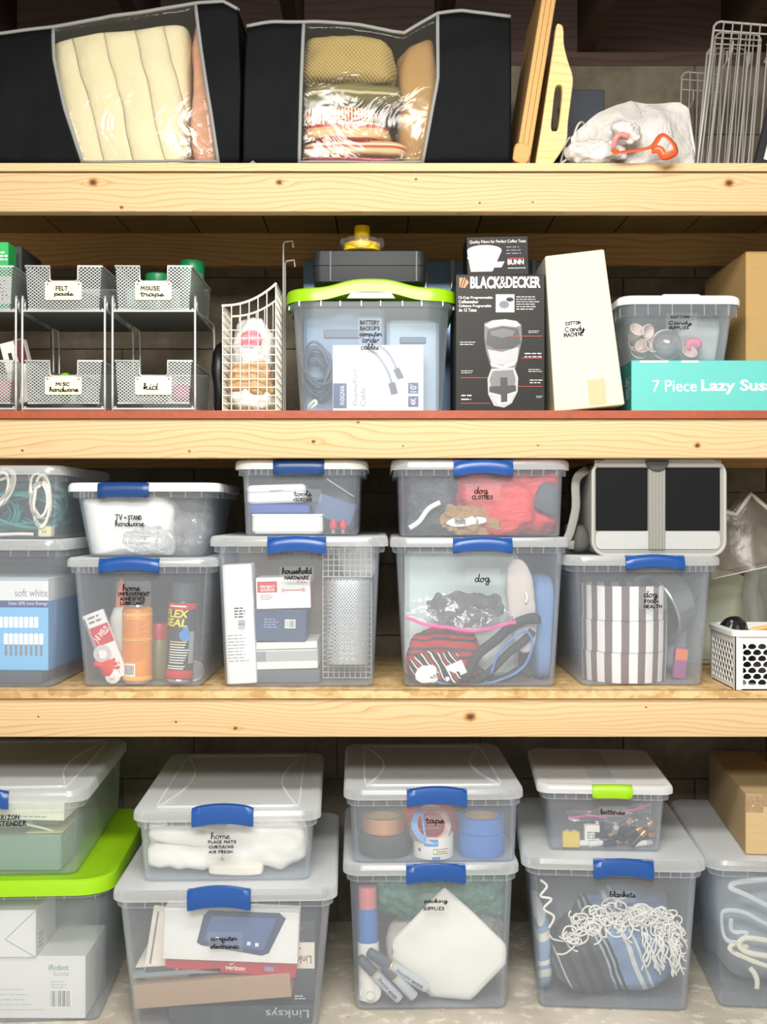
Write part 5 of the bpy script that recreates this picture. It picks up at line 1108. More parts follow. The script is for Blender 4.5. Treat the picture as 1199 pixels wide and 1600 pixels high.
o = soft('pouch', 'shiny black pouch heaped in the white basket', 'pouch', 1131, 1178, 966, 1070, .12, .065, flat('pouch_black', '#141416', .3, bump=.5, bscale=30), 5, .12, 22, 16, 2.8, Z=zt + .003)
t2, r, h = can('glue_stick', 'orange stick lying on the rim of the white basket', 'stick', 1168, 1176, 940, 1000, .05, [('barrel', [(.6, 0), (1, .1), (1, .9), (.6, 1)], flat('stick_orange', '#f0a860', .4))]); t2.rotation_euler = (0, math.radians(80), 0); t2.location = P(1172, 985, .07)
soft('black_cloth', 'black cloth filling the right part of the white basket', 'cloth', 1176, 1240, 1000, 1072, .05, .1, flat('cloth_black', '#202022', .6, bump=.5), 9, .2, 18, 12, 3, Z=zt + .003)
# grey-green domed container, clear bag and wrapped jug behind
t = thing('domed_container', 'grey green domed plastic container behind the white basket', 'container', (.895, .44, zt + .0065)); SAGE = flat('sage_plastic', '#a9b19c', .5); r = .106
pts = [(r * math.cos(a) * .95, max(-.0, .135 + r * .95 * math.sin(a))) for a in [PI * i / 24 for i in range(25)]] + [(-r * .95, 0), (r * .95, 0)]
plate('shell', pts, [], .06, SAGE, t, bevel=.006); plate('door', [(x * .82, z * .84 + .008) for x, z in pts], [], .004, flat('sage_light', '#b4bba8', .5), t, y=-.010)
MB().tube([Vector((x * 1.02, .03, z * 1.01)) for x, z in pts[:25]], .006, 8).build('edge_band', flat('band_dark', '#4a4d44', .5), t); MB().box((.062, -.012, .1), (.002, .003, .07)).build('slot', flat('band_dark', '', 0), t)
t = thing('plastic_bag', 'hazy clear plastic sheet bag sagging in the corner of the shelf', 'bag', (PX(1185, .22), .22, zt))
def bagfn(u, v):
    x = lerp(-.11, .14, u); top = pl([(0, .42), (.3, .40), (.45, .455), (.6, .42), (1, .33)], u); bot = pl([(0, .235), (1, .29)], u)
    return Vector((x, .02 + .015 * fbm((x, v * .2, 0), 12, 3, 2.0) + .05 * v, lerp(bot, top, v)))
MB().grid(bagfn, 30, 14).grid(lambda u, v: bagfn(u, v) + Vector((0, .05, .01)), 30, 14).build('film', clear('haze_film', .26, '#fbf9f4', '#cfc8ba', .10, .35, .3, 10), t, ang=3)
MB().tube([bagfn(i / 20, .97) + Vector((0, -.004, 0)) for i in range(21)], .006, 6, flatten=.4).build('drawstring', flat('film_edge', '#cfc8ba', .5), t, ang=3)
MB().tube([bagfn(i / 20, .01) for i in range(21)], .0015, 6).build('hem', flat('film_edge', '', 0), t, ang=3)
t = thing('wrapped_jug', 'clear jug wrapped in crinkled film behind the white basket', 'jug', (1.005, .2, zt))
MB().lathe([(.075, 0), (.085, .01), (.09, .12), (.1, .19), (.09, .25), (.05, .27)], 28).build('jug_wall', clear('jug_plastic', .22, '#f8faf8', '#dfe3dd', .2, .2), t, (0, .1, 0))
mb = blob((.06, .1, .2), 6, .3, 26, 14, 3); mb.build('crinkled_film', clear('foil_film', .3, '#f8f4ee', '#d8d2c8', .4, .2, .7, 25), t, (-.005, .06, .07), ang=3)
# ================================================================== second shelf
zs = Z2 + .0005; Yo = .02
WIRE = flat('frame_silver', '#c9cccb', .35, .4); MESHS = meshmat('drawer_mesh', '#aab0af', 680, 860, -.02, .5, .2); TRAYM = flat('tray_mesh_dark', '#5a5f5e', .5, .3); CREAM = flat('tag_cream', '#f4e6c4', .6, var=.03)
def organizer(label, px, right_tags):
    s = s_(Yo); w = 138 * s; Dp = .30
    t = thing('drawer_frame', label, 'drawer rack', (PX(px, Yo), Yo, zs), group='mesh drawer racks')   # px: left front post
    zt_, zp = PZ(486, Yo) - zs, PZ(470, Yo) - zs
    wi = w - 9 * s
    for x in (0, wi):
        MB().tube(catmull([(x, .0, .0), (x, 0, zp - .012), (x, .008, zp), (x, .02, zp + .002), (x, .04, zp - .02), (x, Dp * .8, zt_ + .012), (x, Dp, zt_ - .01), (x, Dp, 0)], 5), .0028, 7).build('post', WIRE, t, ang=3)
    for z in (.006, zt_):
        MB().tube([(0, 0, z), (wi, 0, z)], .0026, 7).tube([(0, Dp, z), (wi, Dp, z)], .0026, 7).build('crossbar', WIRE, t)
        for x in (.006, wi - .006): MB().tube([(x, 0, z + .004), (x, Dp, z + .004)], .0022, 6).build('runner', WIRE, t)
    MB().box((wi / 2, Dp / 2, zt_ - .001), (wi - .008, Dp - .004, .0012)).build('tray', TRAYM, t, smooth=False)
    return t, wi
def basket(label, px, y0, y1, tagtxt, grp='mesh baskets'):
    s = s_(Yo); w = 119 * s; Dp = .285; z0 = PZ(y1, Yo); h = PZ(y0, Yo) - z0
    t = thing('mesh_basket', label, 'basket', (PX(px, Yo), Yo, z0), group=grp)
    wb = w - .012; nx0, nx1, nz = 38 * s, 82 * s, h - 24 * s; r = .006; k = .006
    def fx(x, z): return lerp(k, 0, z / h) + x * lerp(wb / w, 1, z / h)
    notch = [(nx0, h), (nx0, nz + r), (nx0 + r * .3, nz + r * .3), (nx0 + r, nz), (nx1 - r, nz), (nx1 - r * .3, nz + r * .3), (nx1, nz + r), (nx1, h)]
    out = [(fx(0, 0), 0), (fx(w, 0), 0), (w, h)] + notch[::-1] + [(0, h)]
    plate('front_panel', out, [], .0012, MESHS, t)
    for x in (0, 1):
        a, c = (k if x == 0 else k + wb), (0 if x == 0 else w)
        MB().add([(a, 0, 0), (a, Dp, 0), (c, Dp, h), (c, 0, h)], [(0, 1, 2, 3)]).build('side_panel', MESHS, t, smooth=False, solid=.001)
    MB().add([(k, Dp, 0), (k + wb, Dp, 0), (w, Dp, h), (0, Dp, h)], [(0, 1, 2, 3)]).build('back_panel', MESHS, t, smooth=False, solid=.001)
    MB().add([(k, 0, 0.001), (k + wb, 0, 0.001), (k + wb, Dp, 0.001), (k, Dp, .001)], [(0, 1, 2, 3)]).build('bottom_panel', MESHS, t, smooth=False, solid=.001)
    rim = [(0, 0, h)] + [(a, -.001, c) for a, c in notch] + [(w, 0, h), (w, Dp, h), (0, Dp, h)]
    MB().tube(rim, .0027, 7, True).build('rim_wire', WIRE, t, ang=.9); MB().tube([(k, 0, 0), (k + wb, 0, 0), (k + wb, Dp, 0), (k, Dp, 0)], .002, 6, True).build('base_wire', WIRE, t)
    if tagtxt:
        tx0, tx1, tz1, tz0 = 31 * s, 88 * s, nz - 1 * s, nz - 29 * s
        g = plate('tag', rrect(tx1 - tx0, tz1 - tz0, .003, 3, (tx0 + tx1) / 2, (tz0 + tz1) / 2), [], .001, CREAM, t, y=-.0035)
        for xx in (tx0 + .006, tx1 - .006): MB().lathe([(.0022, 0), (.002, .0012), (.0005, .0016)], 8, axis='y').build('rivet', flat('rivet_dark', '#6b6048', .4, .6), g, (xx, -.0035, tz1 - .005))
        hand(g, [(wd, tx0 + a * s, tx0 + b_ * s, tz1 - d * s, tz1 - c * s) for wd, a, b_, c, d in tagtxt], 1.5 * s, y=-.0042, seed=len(label))
    return t, w, h
organizer('silver wire drawer rack cut off by the picture edge', -104, None); organizer('silver wire drawer rack holding felt pads and misc hardware', 35, None); organizer('silver wire drawer rack holding mouse traps and kid drawers', 176, None)
basket('upper mesh drawer full of a green carton at the picture edge', -99, 416, 483, None); basket('upper mesh drawer tagged felt pads', 40, 416, 483, [('FELT', 17, 36, 7, 13), ('pads', 14, 44, 15, 21)]); basket('upper mesh drawer tagged mouse traps', 180.5, 416, 483, [('MOUSE', 9, 40, 7, 13), ('traps', 8, 45, 15, 22)])
basket('lower mesh drawer holding pink items at the picture edge', -99, 564, 630, None); basket('lower mesh drawer tagged misc hardware', 40, 564, 630, [('MISC', 17, 39, 9, 14), ('hardware', 7, 52, 16, 23)]); basket('lower mesh drawer tagged kid', 180.5, 564, 630, [('kid', 13, 36, 10, 20)])
GRN = flat('green_card', '#2fae5a', .5); zu, zl_ = PZ(483, Yo) + .003, PZ(630, Yo) + .003
q = carton('green_carton', 'bright green carton rising from the upper drawer at the picture edge', 'box', -64, 13, 378, 480, Yo + .02, .06, GRN, Z=zu); lines(q.b, q.X(-10), q.X(14), q.Z(408), q.Z(392), 3, WPR, th=.5); qr(q, -40, 18, 432, 475, WPR); lines(q.b, q.X(-10), q.X(14), q.Z(470), q.Z(436), 6, GRYT, th=.3)
q = carton('dark_carton', 'dark carton standing behind the bright green one', 'box', -44, 34, 385, 480, Yo + .11, .16, flat('carton_dark', '#353a3c', .5), Z=zu); MB().box((0, .08, q.h + .0005), (q.w * .9, .15, .001)).build('flap', flat('carton_dark2', '#2a2e30', .6), q.t, smooth=False)
for k, (x, y1, Y) in enumerate(((297, 480, .20), (243, 480, .14))):
    t, r, h = can('green_jar', ['green lidded jar standing tall behind the mouse traps drawer', 'green jar low inside the mouse traps drawer'][k], 'jar', x - 19, x + 19, 405 if k == 0 else 425, y1, Y, [('jar', [(.9, 0), (1, .03), (1, .8), (.95, .82)], flat('jar_green_body', '#5d7a66', .4)), ('lid', [(1.02, .8), (1.04, .82), (1.04, .97), (.95, 1), (.1, 1)], flat('jar_green', '#147a4a', .4))], Z=zu)
soft('felt_pack', 'pack of grey felt pads inside the felt pads drawer', 'package', 55, 150, 452, 480, Yo + .03, .2, flat('felt_grey', '#7d8080', .9), 4, .1, 12, 10, 4, Z=zu)
soft('trap_pack', 'pale package lying in the mouse traps drawer', 'package', 192, 225, 445, 480, Yo + .03, .15, flat('pack_mint', '#a9d0c0', .6), 5, .1, 12, 10, 4, Z=zu)
soft('pink_toy', 'pink plush lying in the kid drawer', 'toy', 262, 298, 598, 628, Yo + .012, .08, flat('pink_plush', '#d65a8c', .9, bump=.4), 6, .2, 18, 12, 2.6, Z=zl_)
soft('white_pouch', 'white pouch lying in the kid drawer', 'pouch', 205, 258, 610, 628, Yo + .012, .08, FOAM, 7, .2, 18, 10, 2.6, Z=zl_)
soft('parts_bag', 'clear bag of hardware in the misc hardware drawer', 'bag', 108, 148, 588, 628, Yo + .02, .12, POLYBAG, 8, .3, 20, 12, 2.6, Z=zl_)
soft('lime_part', 'lime green plug seen through the notch of the misc hardware drawer', 'plug', 90, 108, 582, 628, Yo + .05, .03, flat('lime_part', '#7fc92a', .4), 3, .1, 20, 10, 3, Z=zl_)
soft('pink_pouch', 'pink pouch in the lower drawer at the picture edge', 'pouch', -40, 18, 590, 628, Yo + .014, .1, flat('pouch_pink', '#d98c94', .7), 9, .2, 18, 10, 3, Z=zl_)
q = carton('snack_packet', 'white and maroon packet tilted out of the lower drawers', 'packet', 22, 60, 530, 625, Yo + .07, .03, flat('packet_white', '#e7e3da', .4), tilt=math.radians(-14), Z=zl_ + .006); rect(q.b, q.w * .1, q.h * .6, q.w * .49, q.h * .99, flat('maroon', '#5d1f22', .4)); rect(q.b, -q.w * .25, q.h * .7, -q.w * .1, q.h * .82, BLK)
# ---- white wire basket with hooks
t = thing('wire_basket', 'tall white wire basket with over-door hooks beside the drawer racks', 'basket', (PX(348, .03), .03, zs)); WW = flat('wire_cream', '#e6e2d4', .4)
s = s_(.03); w = 83 * s; Hl, Hr_ = 166 * s, 200 * s; Dp = .15
def topz(u): return Hl + (Hr_ - Hl) * (u ** 2.2)
mb = MB(); n = 6
for fy in (0, Dp):
    for i in range(n + 1): x = w * i / n; mb.tube([(x, fy, .003), (x, fy, topz(i / n))], .0014, 5)
    for j in range(1, 11):
        z = .0187 * j
        u0 = 0 if z < Hl else ((z - Hl) / (Hr_ - Hl)) ** (1 / 2.2)
        if u0 < 1: mb.tube([(w * u0, fy, z), (w, fy, z)], .0014, 5)
for x, zz in ((0, Hl), (w, Hr_)):
    for i in range(1, 7): mb.tube([(x, Dp * i / 7, .003), (x, Dp * i / 7, zz)], .0014, 5)
    for j in range(1, int(zz / .0187) + 1): mb.tube([(x, 0, .0187 * j), (x, Dp, .0187 * j)], .0014, 5)
for j in range(8): mb.tube([(0, Dp * j / 7, .003), (w, Dp * j / 7, .003)], .0014, 5)
mb.build('wire_grid', WW, t)
MB().tube([(w * i / 12, 0, topz(i / 12)) for i in range(13)] + [(w, Dp * .5, Hr_)] + [(w * (12 - i) / 12, Dp, topz((12 - i) / 12)) for i in range(13)] + [(0, Dp * .5, Hl)], .003, 7, True).build('rim_wire', WW, t, ang=.9)
for k, (dx, dy) in enumerate(((.0045, Dp + .004), (.0065, Dp + .03))):
    zz = PZ(382 + 30 * k, .03 + dy) - zs
    MB().tube([(w + dx, dy, .002), (w + dx, dy, zz), (w + dx + .003, dy, zz + .006), (w + dx + .022, dy, zz + .009), (w + dx + .024, dy, zz - .008)], .0022, 6).build('hook', flat('hook_silver', '#bdbdb6', .35, .3), t, ang=.9)
PB = flat('bag_white', '#eceae6', .45, bump=.6, bscale=22)
o = soft('grocery_bag', 'white plastic bag bunched up in the wire basket', 'bag', 364, 424, 492, 610, .055, .09, PB, 4, .2, 18, 18, 2.6, Z=zs + .08)
soft('grocery_bag', 'white plastic bag at the bottom of the wire basket', 'bag', 354, 424, 595, 640, .045, .12, PB, 8, .15, 20, 16, 3, Z=zs + .005)
soft('paper_wad', 'crumpled brown kraft paper between the bags in the wire basket', 'paper', 356, 422, 562, 618, .045, .10, flat('kraft_paper', '#c09d70', .8, bump=.8, bscale=25), 12, .22, 22, 16, 3)
soft('pink_sachet', 'pink printed sachet on the bunched white bag', 'sachet', 374, 408, 515, 545, .042, .02, flat('sachet_pink', '#e08a9a', .5), 6, .3, 30, 10, 2.4)
soft('black_bag', 'black bag squeezed behind the wire basket', 'bag', 330, 352, 530, 640, .20, .1, flat('bag_black', '#121212', .4), 3, .2, 14, 10, 3, Z=zs)
# ---- lime bin: wavy lid, handle, contents
B = BINS['lime']
for v in B.lid.data.vertices:
    v.co.z += .021 * math.exp(-(abs(v.co.x) / .085) ** 3)
    if v.co.z > B.H - .02: v.co.z += .0
    if v.co.z < PZ(466, Y2) - B.Z0 + .04 and v.co.y < .02: pass
plate('handle', [(-.055, 0), (.055, 0), (.045, .013), (-.045, .013)], [], .006, flat('handle_pale', '#e8eee6', .4), B.t, (0, -.002, PZ(466, Y2) - B.Z0), 'front')
mark()
zf = F3('lime'); Yl = Y2 + .035
q = carton('cable_box', 'white display cable box standing at the front of the lime lidded bin', 'box', 520, 662, 539, 641, Yl, .03, flat('box_white_cool', '#eef0f4', .5), Z=zf)
qr(q, 521, 542, 599, 638, flat('tag_navy', '#2e4a78', .5)); qt(q, 'INSIGNIA', 520, 550, 614, 621, WPR, rot=PI / 2, y=-.001); q_ = q
txt(q.b, 'DisplayPort', (q.X(528), q.Z(609), q.X(584), q.Z(601)), GRYT, rot=PI / 2, y=-.001); txt(q.b, 'Cable', (q.X(552), q.Z(624), q.X(582), q.Z(616)), GRYT, rot=PI / 2, y=-.001)
for yy in (598, 619): qr(q, 638, 654, yy, yy + 17, flat('tag_navy', '', 0))
txt(q.b, "10'", (q.X(640), q.Z(612), q.X(652), q.Z(602)), WPR, rot=PI / 2, y=-.0011); txt(q.b, '4K', (q.X(640), q.Z(632), q.X(652), q.Z(623)), WPR, rot=PI / 2, y=-.0011)
lines(q.b, q.X(575), q.X(579), q.Z(634), q.Z(600), 12, flat('faint_print', '', 0), th=.3)
def stripe(pts, wd, m, y):
    mb = MB(); pts = catmull([(q.X(a), 0, q.Z(b_)) for a, b_ in pts], 6)
    for p, n_ in zip(pts, pts[1:]):
        d = (n_ - p).normalized().cross(Vector((0, 1, 0))) * wd / 2; o_ = Vector((0, y, 0)); mb.add([p + d + o_, p - d + o_, n_ - d + o_, n_ + d + o_], [(0, 1, 2, 3)])
    mb.build('picture', m, q.b, smooth=False)
CAB = flat('cable_print', '#8b919c', .5); DKC = flat('plug_print', '#565c66', .5)
stripe([(570, 541), (590, 556), (605, 578), (613, 600)], .006, CAB, -.0009); stripe([(592, 540), (605, 550), (616, 567), (620, 580)], .006, CAB, -.0010)
stripe([(612, 598), (617, 616)], .016, DKC, -.0012); stripe([(619, 576), (627, 592)], .015, DKC, -.0013); stripe([(617, 616), (620, 628)], .008, flat('plug_metal', '#c2c6cc', .4), -.0014); stripe([(626, 592), (625, 603)], .008, flat('plug_metal', '', 0), -.0015)
q = carton('power_backup', 'slate blue battery backup unit standing inside the lime lidded bin', 'backup unit', 474, 600, 478, 640, Yl + .08, .2, flat('backup_blue', '#6f8fae', .5), Z=zf, bev=.008, part='case')
MB().cbox((0, -.003, q.h * .7), (q.w * .5, .006, .02), .002).build('switch_panel', flat('panel_dark', '#4c6078', .5), q.t)
q = carton('power_backup', 'pale backup unit behind the cable box', 'backup unit', 608, 690, 500, 640, Yl + .09, .18, flat('backup_pale', '#a9bfd2', .5), Z=zf, bev=.008, part='case'); MB().cbox((0, -.003, q.h * .75), (q.w * .5, .006, .015), .002).build('switch_panel', flat('panel_dark', '', 0), q.t)
for k in range(2):
    c = P(494, 570 + 10 * k, Yl + .02 + .025 * k); cord('cord', ['dark blue cord coiled at the side of the lime lidded bin', 'second dark cord coil behind the first in the lime lidded bin'][k], coil(c, .03, .045, 5, 31 + k, .2, .4, .02), .0032, flat('cord_navy', '#34465e', .45), group='navy cords')
cord('cord', 'white cord end with plug on the lime lidded bin floor', catmull([P(476, 637, Yl + .005), P(484, 630, Yl), P(492, 626, Yl), P(494, 631, Yl), P(484, 637, Yl)], 5), .0035, WCORD)
contain('lime')
lab(B, (560, 497, 598, 548), [('BATTERY', 563, 593, 500, 507), ('BACKUPS', 563, 594, 509, 516), ('computer', 562, 597, 518, 525), ('cords+', 566, 594, 526, 535), ('cables', 564, 592, 537, 546)], 1.9, seed=16)
# ---- hard case and yellow tape on the lime lid
zt = B.Z0 + B.H + .0225; CASE = flat('case_grey', '#23272a', .5, bump=.1, bscale=200, spec=.3); Yk = .10
w, h = (667 - 488) * s_(Yk), PZ(389, Yk) - zt
t = thing('hard_case', 'dark grey plastic hard case on the lime lid', 'case', (PX(577.5, Yk), Yk, zt))
hh = h * .52
def shell(z0, z1, ins0, ins1): return [[Vector((x, y, z)) for x, y in rrect(w - 2 * i_, .24 - 2 * i_, .02, 5, 0, .12)] for z, i_ in ((z0, ins0), (lerp(z0, z1, .12), min(ins0, .002)), (lerp(z0, z1, .88), min(ins1, .002)), (z1, ins1))]
MB().loft(shell(0, hh - .0008, .008, .0)).build('lower_shell', CASE, t); MB().loft(shell(hh + .0008, h, .0, .009)).build('upper_shell', CASE, t)
for x in (-w * .34, w * .41): MB().box((x, .0005, h * .5), (.003, .004, h * .86)).build('rib', flat('case_rib', '#3d4346', .45), t, smooth=False)
YLW = flat('roll_yellow', '#f0c814', .4); c = Vector((PX(566, .14), .14, zt + h + .0005))
t = thing('tape_dispenser', 'yellow tape spool in crinkled clear film on the hard case', 'tape', c); MB().lathe([(.04, 0), (.044, .002), (.044, .018), (.036, .022), (.019, .023), (.0185, .06), (.017, .062), (.001, .062)], 28).build('spool', YLW, t, (0, .0, 0))
o = blob((.10, .09, .036), 4, .3, 30, 16, 2.6); o.build('film', ZIP, t, (0, .0, .001), ang=3)
# ---- blue panel against the wall
t = thing('folding_panel', 'blue and silver panel standing behind the lime lidded bin', 'panel', (PX(665, .5), .5, zs)); wq, hq = 384 * s_(.5), PZ(405, .5) - zs
MB().cbox((0, .03, 0), (wq, .02, hq), .002).build('sheet', flat('panel_blue', '#7f9fc4', .3, .3), t)
for k in range(9): MB().cbox((-wq / 2 + wq * (k + .5) / 9, .015, 0), (.012, .014, hq + .002), .002).build('rib', flat('panel_silver', '#b9bdbf', .3, .7), t)
# ---- coffee maker box
q = carton('coffeemaker_box', 'black coffee maker box with white brand lettering', 'box', 712, 852, 429, 641, .035, .2, None, bev=.0015, Z=zs)
b = NB('box_charcoal'); co = b.co(); x, y, z = b.sep(co); m_ = b.n('MapRange', {0: z, 1: 0.0, 2: .3}).outputs[0]; rib = b.ma('MULTIPLY_ADD', b.ma('SINE', b.ma('MULTIPLY', x, 1400)), .5, .5)
q.b.data.materials.clear(); q.b.data.materials.append(b.done(b.pbsdf(b.mix(b.ma('MULTIPLY', rib, .35), lin('#141310'), lin('#26241f')), .45, **{'Specular IOR Level': .25})))
qt(q, 'BLACK', 735, 783, 432, 451, WPR, bold=.035); qt(q, '&', 781, 791, 432, 450, WPR); qt(q, 'DECKER', 791, 845, 432, 450, WPR, bold=.035)
poly(q.b, [(q.X(a), q.Z(b_)) for a, b_ in ((718, 434), (727, 434), (733, 441), (727, 450), (718, 449))], flat('logo_orange', '#d9762a', .4), -.0008, 'logo')
for k in range(2): poly(q.b, [(q.X(719 + 4 * k), q.Z(449)), (q.X(720.5 + 4 * k), q.Z(449)), (q.X(725 + 4 * k), q.Z(434)), (q.X(723.5 + 4 * k), q.Z(434))], BLK, -.0011, 'logo')
for s1, y0, y1, x1 in (('12-Cup Programmable', 463, 468, 770), ('Coffeemaker', 469, 474, 748), ('Cafetera Programable', 476, 481, 768), ('de 12 Tazas', 482, 487, 745)): qt(q, s1, 717, x1, y0, y1, WPR, bold=.015)
qr(q, 775, 804, 460, 488, WPR); poly(q.b, ell(q.X(788), q.Z(476), .012, .009, 14), GRYT, -.0009, 'picture'); poly(q.b, ell(q.X(797), q.Z(468), .009, .005, 14), BLK, -.001, 'picture')
lines(q.b, q.X(807), q.X(846), q.Z(485), q.Z(462), 6, WPR, th=.25)
def pp(pts, m, y): poly(q.b, [(q.X(a), q.Z(b_)) for a, b_ in pts], m, y, 'picture')
SILV = flat('print_silver', '#a7a9ab', .35); DKG = flat('print_dark', '#2b2b2e', .35); MDG = flat('print_mid', '#5b5c60', .35); LTG = flat('print_light', '#d6d6d4', .35)
pp([(757, 505), (770, 500), (790, 498.5), (806, 501), (815, 507), (816, 530), (810, 560), (806, 575), (768, 575), (760, 550), (757, 528)], MDG, -.0008)
pp([(757, 508), (770, 501), (790, 499), (808, 502), (814, 509), (806, 511), (785, 509), (765, 513)], SILV, -.0009)
pp([(762, 516), (785, 510), (810, 514), (814, 536), (800, 545), (775, 546), (760, 538)], DKG, -.0010); pp([(766, 518), (786, 513), (805, 517), (802, 524), (785, 528), (768, 524)], MDG, -.0011)
pp([(762, 546), (785, 550), (811, 542), (808, 566), (790, 571), (768, 568)], SILV, -.0012); pp([(776, 556), (793, 556), (793, 558), (776, 558)], LTG, -.0013)
pp([(766, 567), (786, 572), (807, 565), (804, 571), (786, 576), (769, 573)], LTG, -.0014)
pp([(768, 576), (804, 574), (810, 590), (809, 612), (800, 630), (788, 637), (772, 634), (763, 616), (762, 592)], SILV, -.0015); pp([(770, 580), (802, 578), (806, 594), (804, 604), (768, 606), (765, 594)], flat('print_glass', '#6f7073', .3), -.0016)
pp([(765, 604), (806, 602), (807, 612), (786, 618), (765, 614)], DKG, -.0017); pp([(765, 613), (786, 618), (808, 611), (806, 615), (786, 621), (766, 617)], LTG, -.0018); pp([(782, 590), (793, 590), (793, 628), (783, 629)], DKG, -.0019); pp([(770, 622), (800, 620), (798, 628), (780, 633)], LTG, -.0018)
for (x0, x1, y0, y1) in ((826, 847, 516, 521), (820, 848, 550, 560), (826, 848, 576, 582), (828, 849, 592, 600), (838, 850, 618, 622), (719, 745, 533, 540), (721, 740, 578, 584), (721, 738, 615, 627)): lines(q.b, q.X(x0), q.X(x1), q.Z(y1), q.Z(y0), 2, LTG, th=.3, seed=x0)
for (x0, x1, yy) in ((793, 848, 525), (815, 848, 559.5), (808, 848, 603.5), (720, 763, 590), (720, 766, 630)): qr(q, x0, x1, yy, yy + .9, flat('print_rust', '#b0452e', .4), y=-.0021)
MB().box((0, .1, q.h + .0005), (q.w * .97, .19, .001)).build('flap', flat('flap_dark', '#3a3936', .5), q.t, smooth=False)
q2 = carton('filter_box', 'small black coffee filter box on top of the coffee maker box', 'box', 730, 827, 369, 426, .055, .12, flat('filter_black', '#14110f', .5, spec=.25), tilt=math.radians(-1.2), Z=q.t.location.z + q.h + .0025)
qt(q2, 'Quality Filters for Perfect Coffee Taste', 735, 823, 375, 381, WPR); qt(q2, 'BUNN', 794, 819, 406, 414, WPR, bold=.03); qr(q2, 794, 819, 403.6, 404.8, REDP); qr(q2, 794, 822, 419, 419.8, WPR); lines(q2.b, q2.X(792), q2.X(819), q2.Z(399), q2.Z(384), 3, GRYT, th=.35)
def fil(x0, x1, y0, y1, x2, x3, m, y): poly(q2.b, [(q2.X(x0), q2.Z(y0)), (q2.X(x2), q2.Z(y1)), (q2.X(x3), q2.Z(y1)), (q2.X(x1), q2.Z(y0))], m, y, 'picture')
FILW = stripes('filter_pleats', [(0, '#e9e6df'), (.5, '#cdc9c0')], 0, 420, bump=0)
fil(731, 785, 392, 424, 736, 770, FILW, -.0008); poly(q2.b, ell(q2.X(758), q2.Z(391), 27 * q2.s, 8.5 * q2.s, 20), FILW, -.0009, 'picture'); poly(q2.b, ell(q2.X(755), q2.Z(402), 24 * q2.s, 7 * q2.s, 20), flat('pleat_light', '#f2f0ea', .6), -.0010, 'picture'); fil(769, 789, 409, 418, 773, 784, flat('pleat_light', '', 0), -.0011)
# ---- white cotton candy machine box
t = thing('white_box', 'tall plain white box marked cotton candy machine', 'box', (PX(922, .03), .03, zs), rot=(0, math.radians(-5.6), 0)); s = s_(.03); hb = 243 * s
WBX = flat('white_board', '#d3cdb8', .7, var=.05, vscale=8, bump=.2, bscale=10); R = []
for z, w, k in ((0, 109, .002), (.002, 110, 0), (hb - .002, 93, 0), (hb, 92, .002)): R.append([Vector((x, y, z + (x + .08) * .02 * (z / hb))) for x, y in rrect(w * s - 2 * k, .2 - 2 * k, .002, 1, 0, .1)])
MB().loft(R).build('carton_body', WBX, t, ang=.3); t.location.z += .0085
plate('flap', [(-.055, 0), (.035, 0), (.03, .004), (-.05, .004)], [], .0015, WBX, t, (0, .05, hb)); MB().box((.028, -.0004, hb * .5), (.0012, .0006, hb * .96)).build('seam', flat('seam_grey', '#cfcab8', .7), t, smooth=False)
TPW = clear('tape_glossy', .10, '#fffdf4', '#f4ecd2', .4, .15); MB().box((.02, -.0006, .035), (.04, .0004, .06)).build('tape', TPW, t, smooth=False)
x_, z_ = lambda px: (px - 916) * s, lambda py: (641 - py) * s
g = plate('sticker', ell(x_(897) + .012, z_(517), .027, .024, 20), [], .0004, flat('sticker_white', '#f6f4ec', .5), t, y=-.0008)
hand(g, [('COTTON', x_(884), x_(908), z_(509), z_(504)), ('Candy', x_(882), x_(913), z_(519), z_(511)), ('MACHINE', x_(880), x_(911), z_(527), z_(521))], 1.5 * s, y=-.0014, seed=4, base=(.010, 0, 0))
# ---- teal box, supplies bin, brown carton
TEA = flat('teal_card', '#5cb8b2', .5, var=.04); q = carton('turntable_box', 'teal carton reading 7 Piece Lazy Susan at the shelf end', 'box', 987, 1262, 563, 641, .02, .54, TEA, Z=zs)
txt(q.b, '7 Piece', (q.X(1020), q.Z(612), q.X(1089), q.Z(594)), WPR, y=-.001, bold=.005); txt(q.b, 'Lazy Susan', (q.X(1096), q.Z(616), q.X(1224), q.Z(593)), WPR, y=-.001, bold=.025)
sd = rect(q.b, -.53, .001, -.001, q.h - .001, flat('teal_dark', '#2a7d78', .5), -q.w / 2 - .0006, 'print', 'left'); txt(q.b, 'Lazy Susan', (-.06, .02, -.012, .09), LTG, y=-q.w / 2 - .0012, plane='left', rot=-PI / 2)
for k, (xa, xb) in enumerate(((1000, 1045), (1065, 1092))): rect(q.b, q.X(xa), q.h - .005, q.X(xb), q.h - .0008, WPR, -.0009, 'scuff')
ztl = q.t.location.z + q.h + .0006
BINS['candy'] = make_bin('storage_bin', 'clear white lidded bin marked cotton candy supplies on the teal carton', (968, 1163), (990, 1140), 461, 475, ztl, .06, .28, lidmat=LID_WHITE, body=(977, 1150), band=.026, rc=.02)
B = BINS['candy']; plate('lid_tab', [(-.045, 0), (.045, 0), (.04, .0025), (-.04, .0025)], [], .012, LID_WHITE, B.t, (0, .004, B.H))
mark(); zf = F3('candy'); rn = random.Random(3); CUP = flat('cup_pink', '#e2cfc6', .55); CUPI = flat('cup_inner', '#efe4dc', .6)
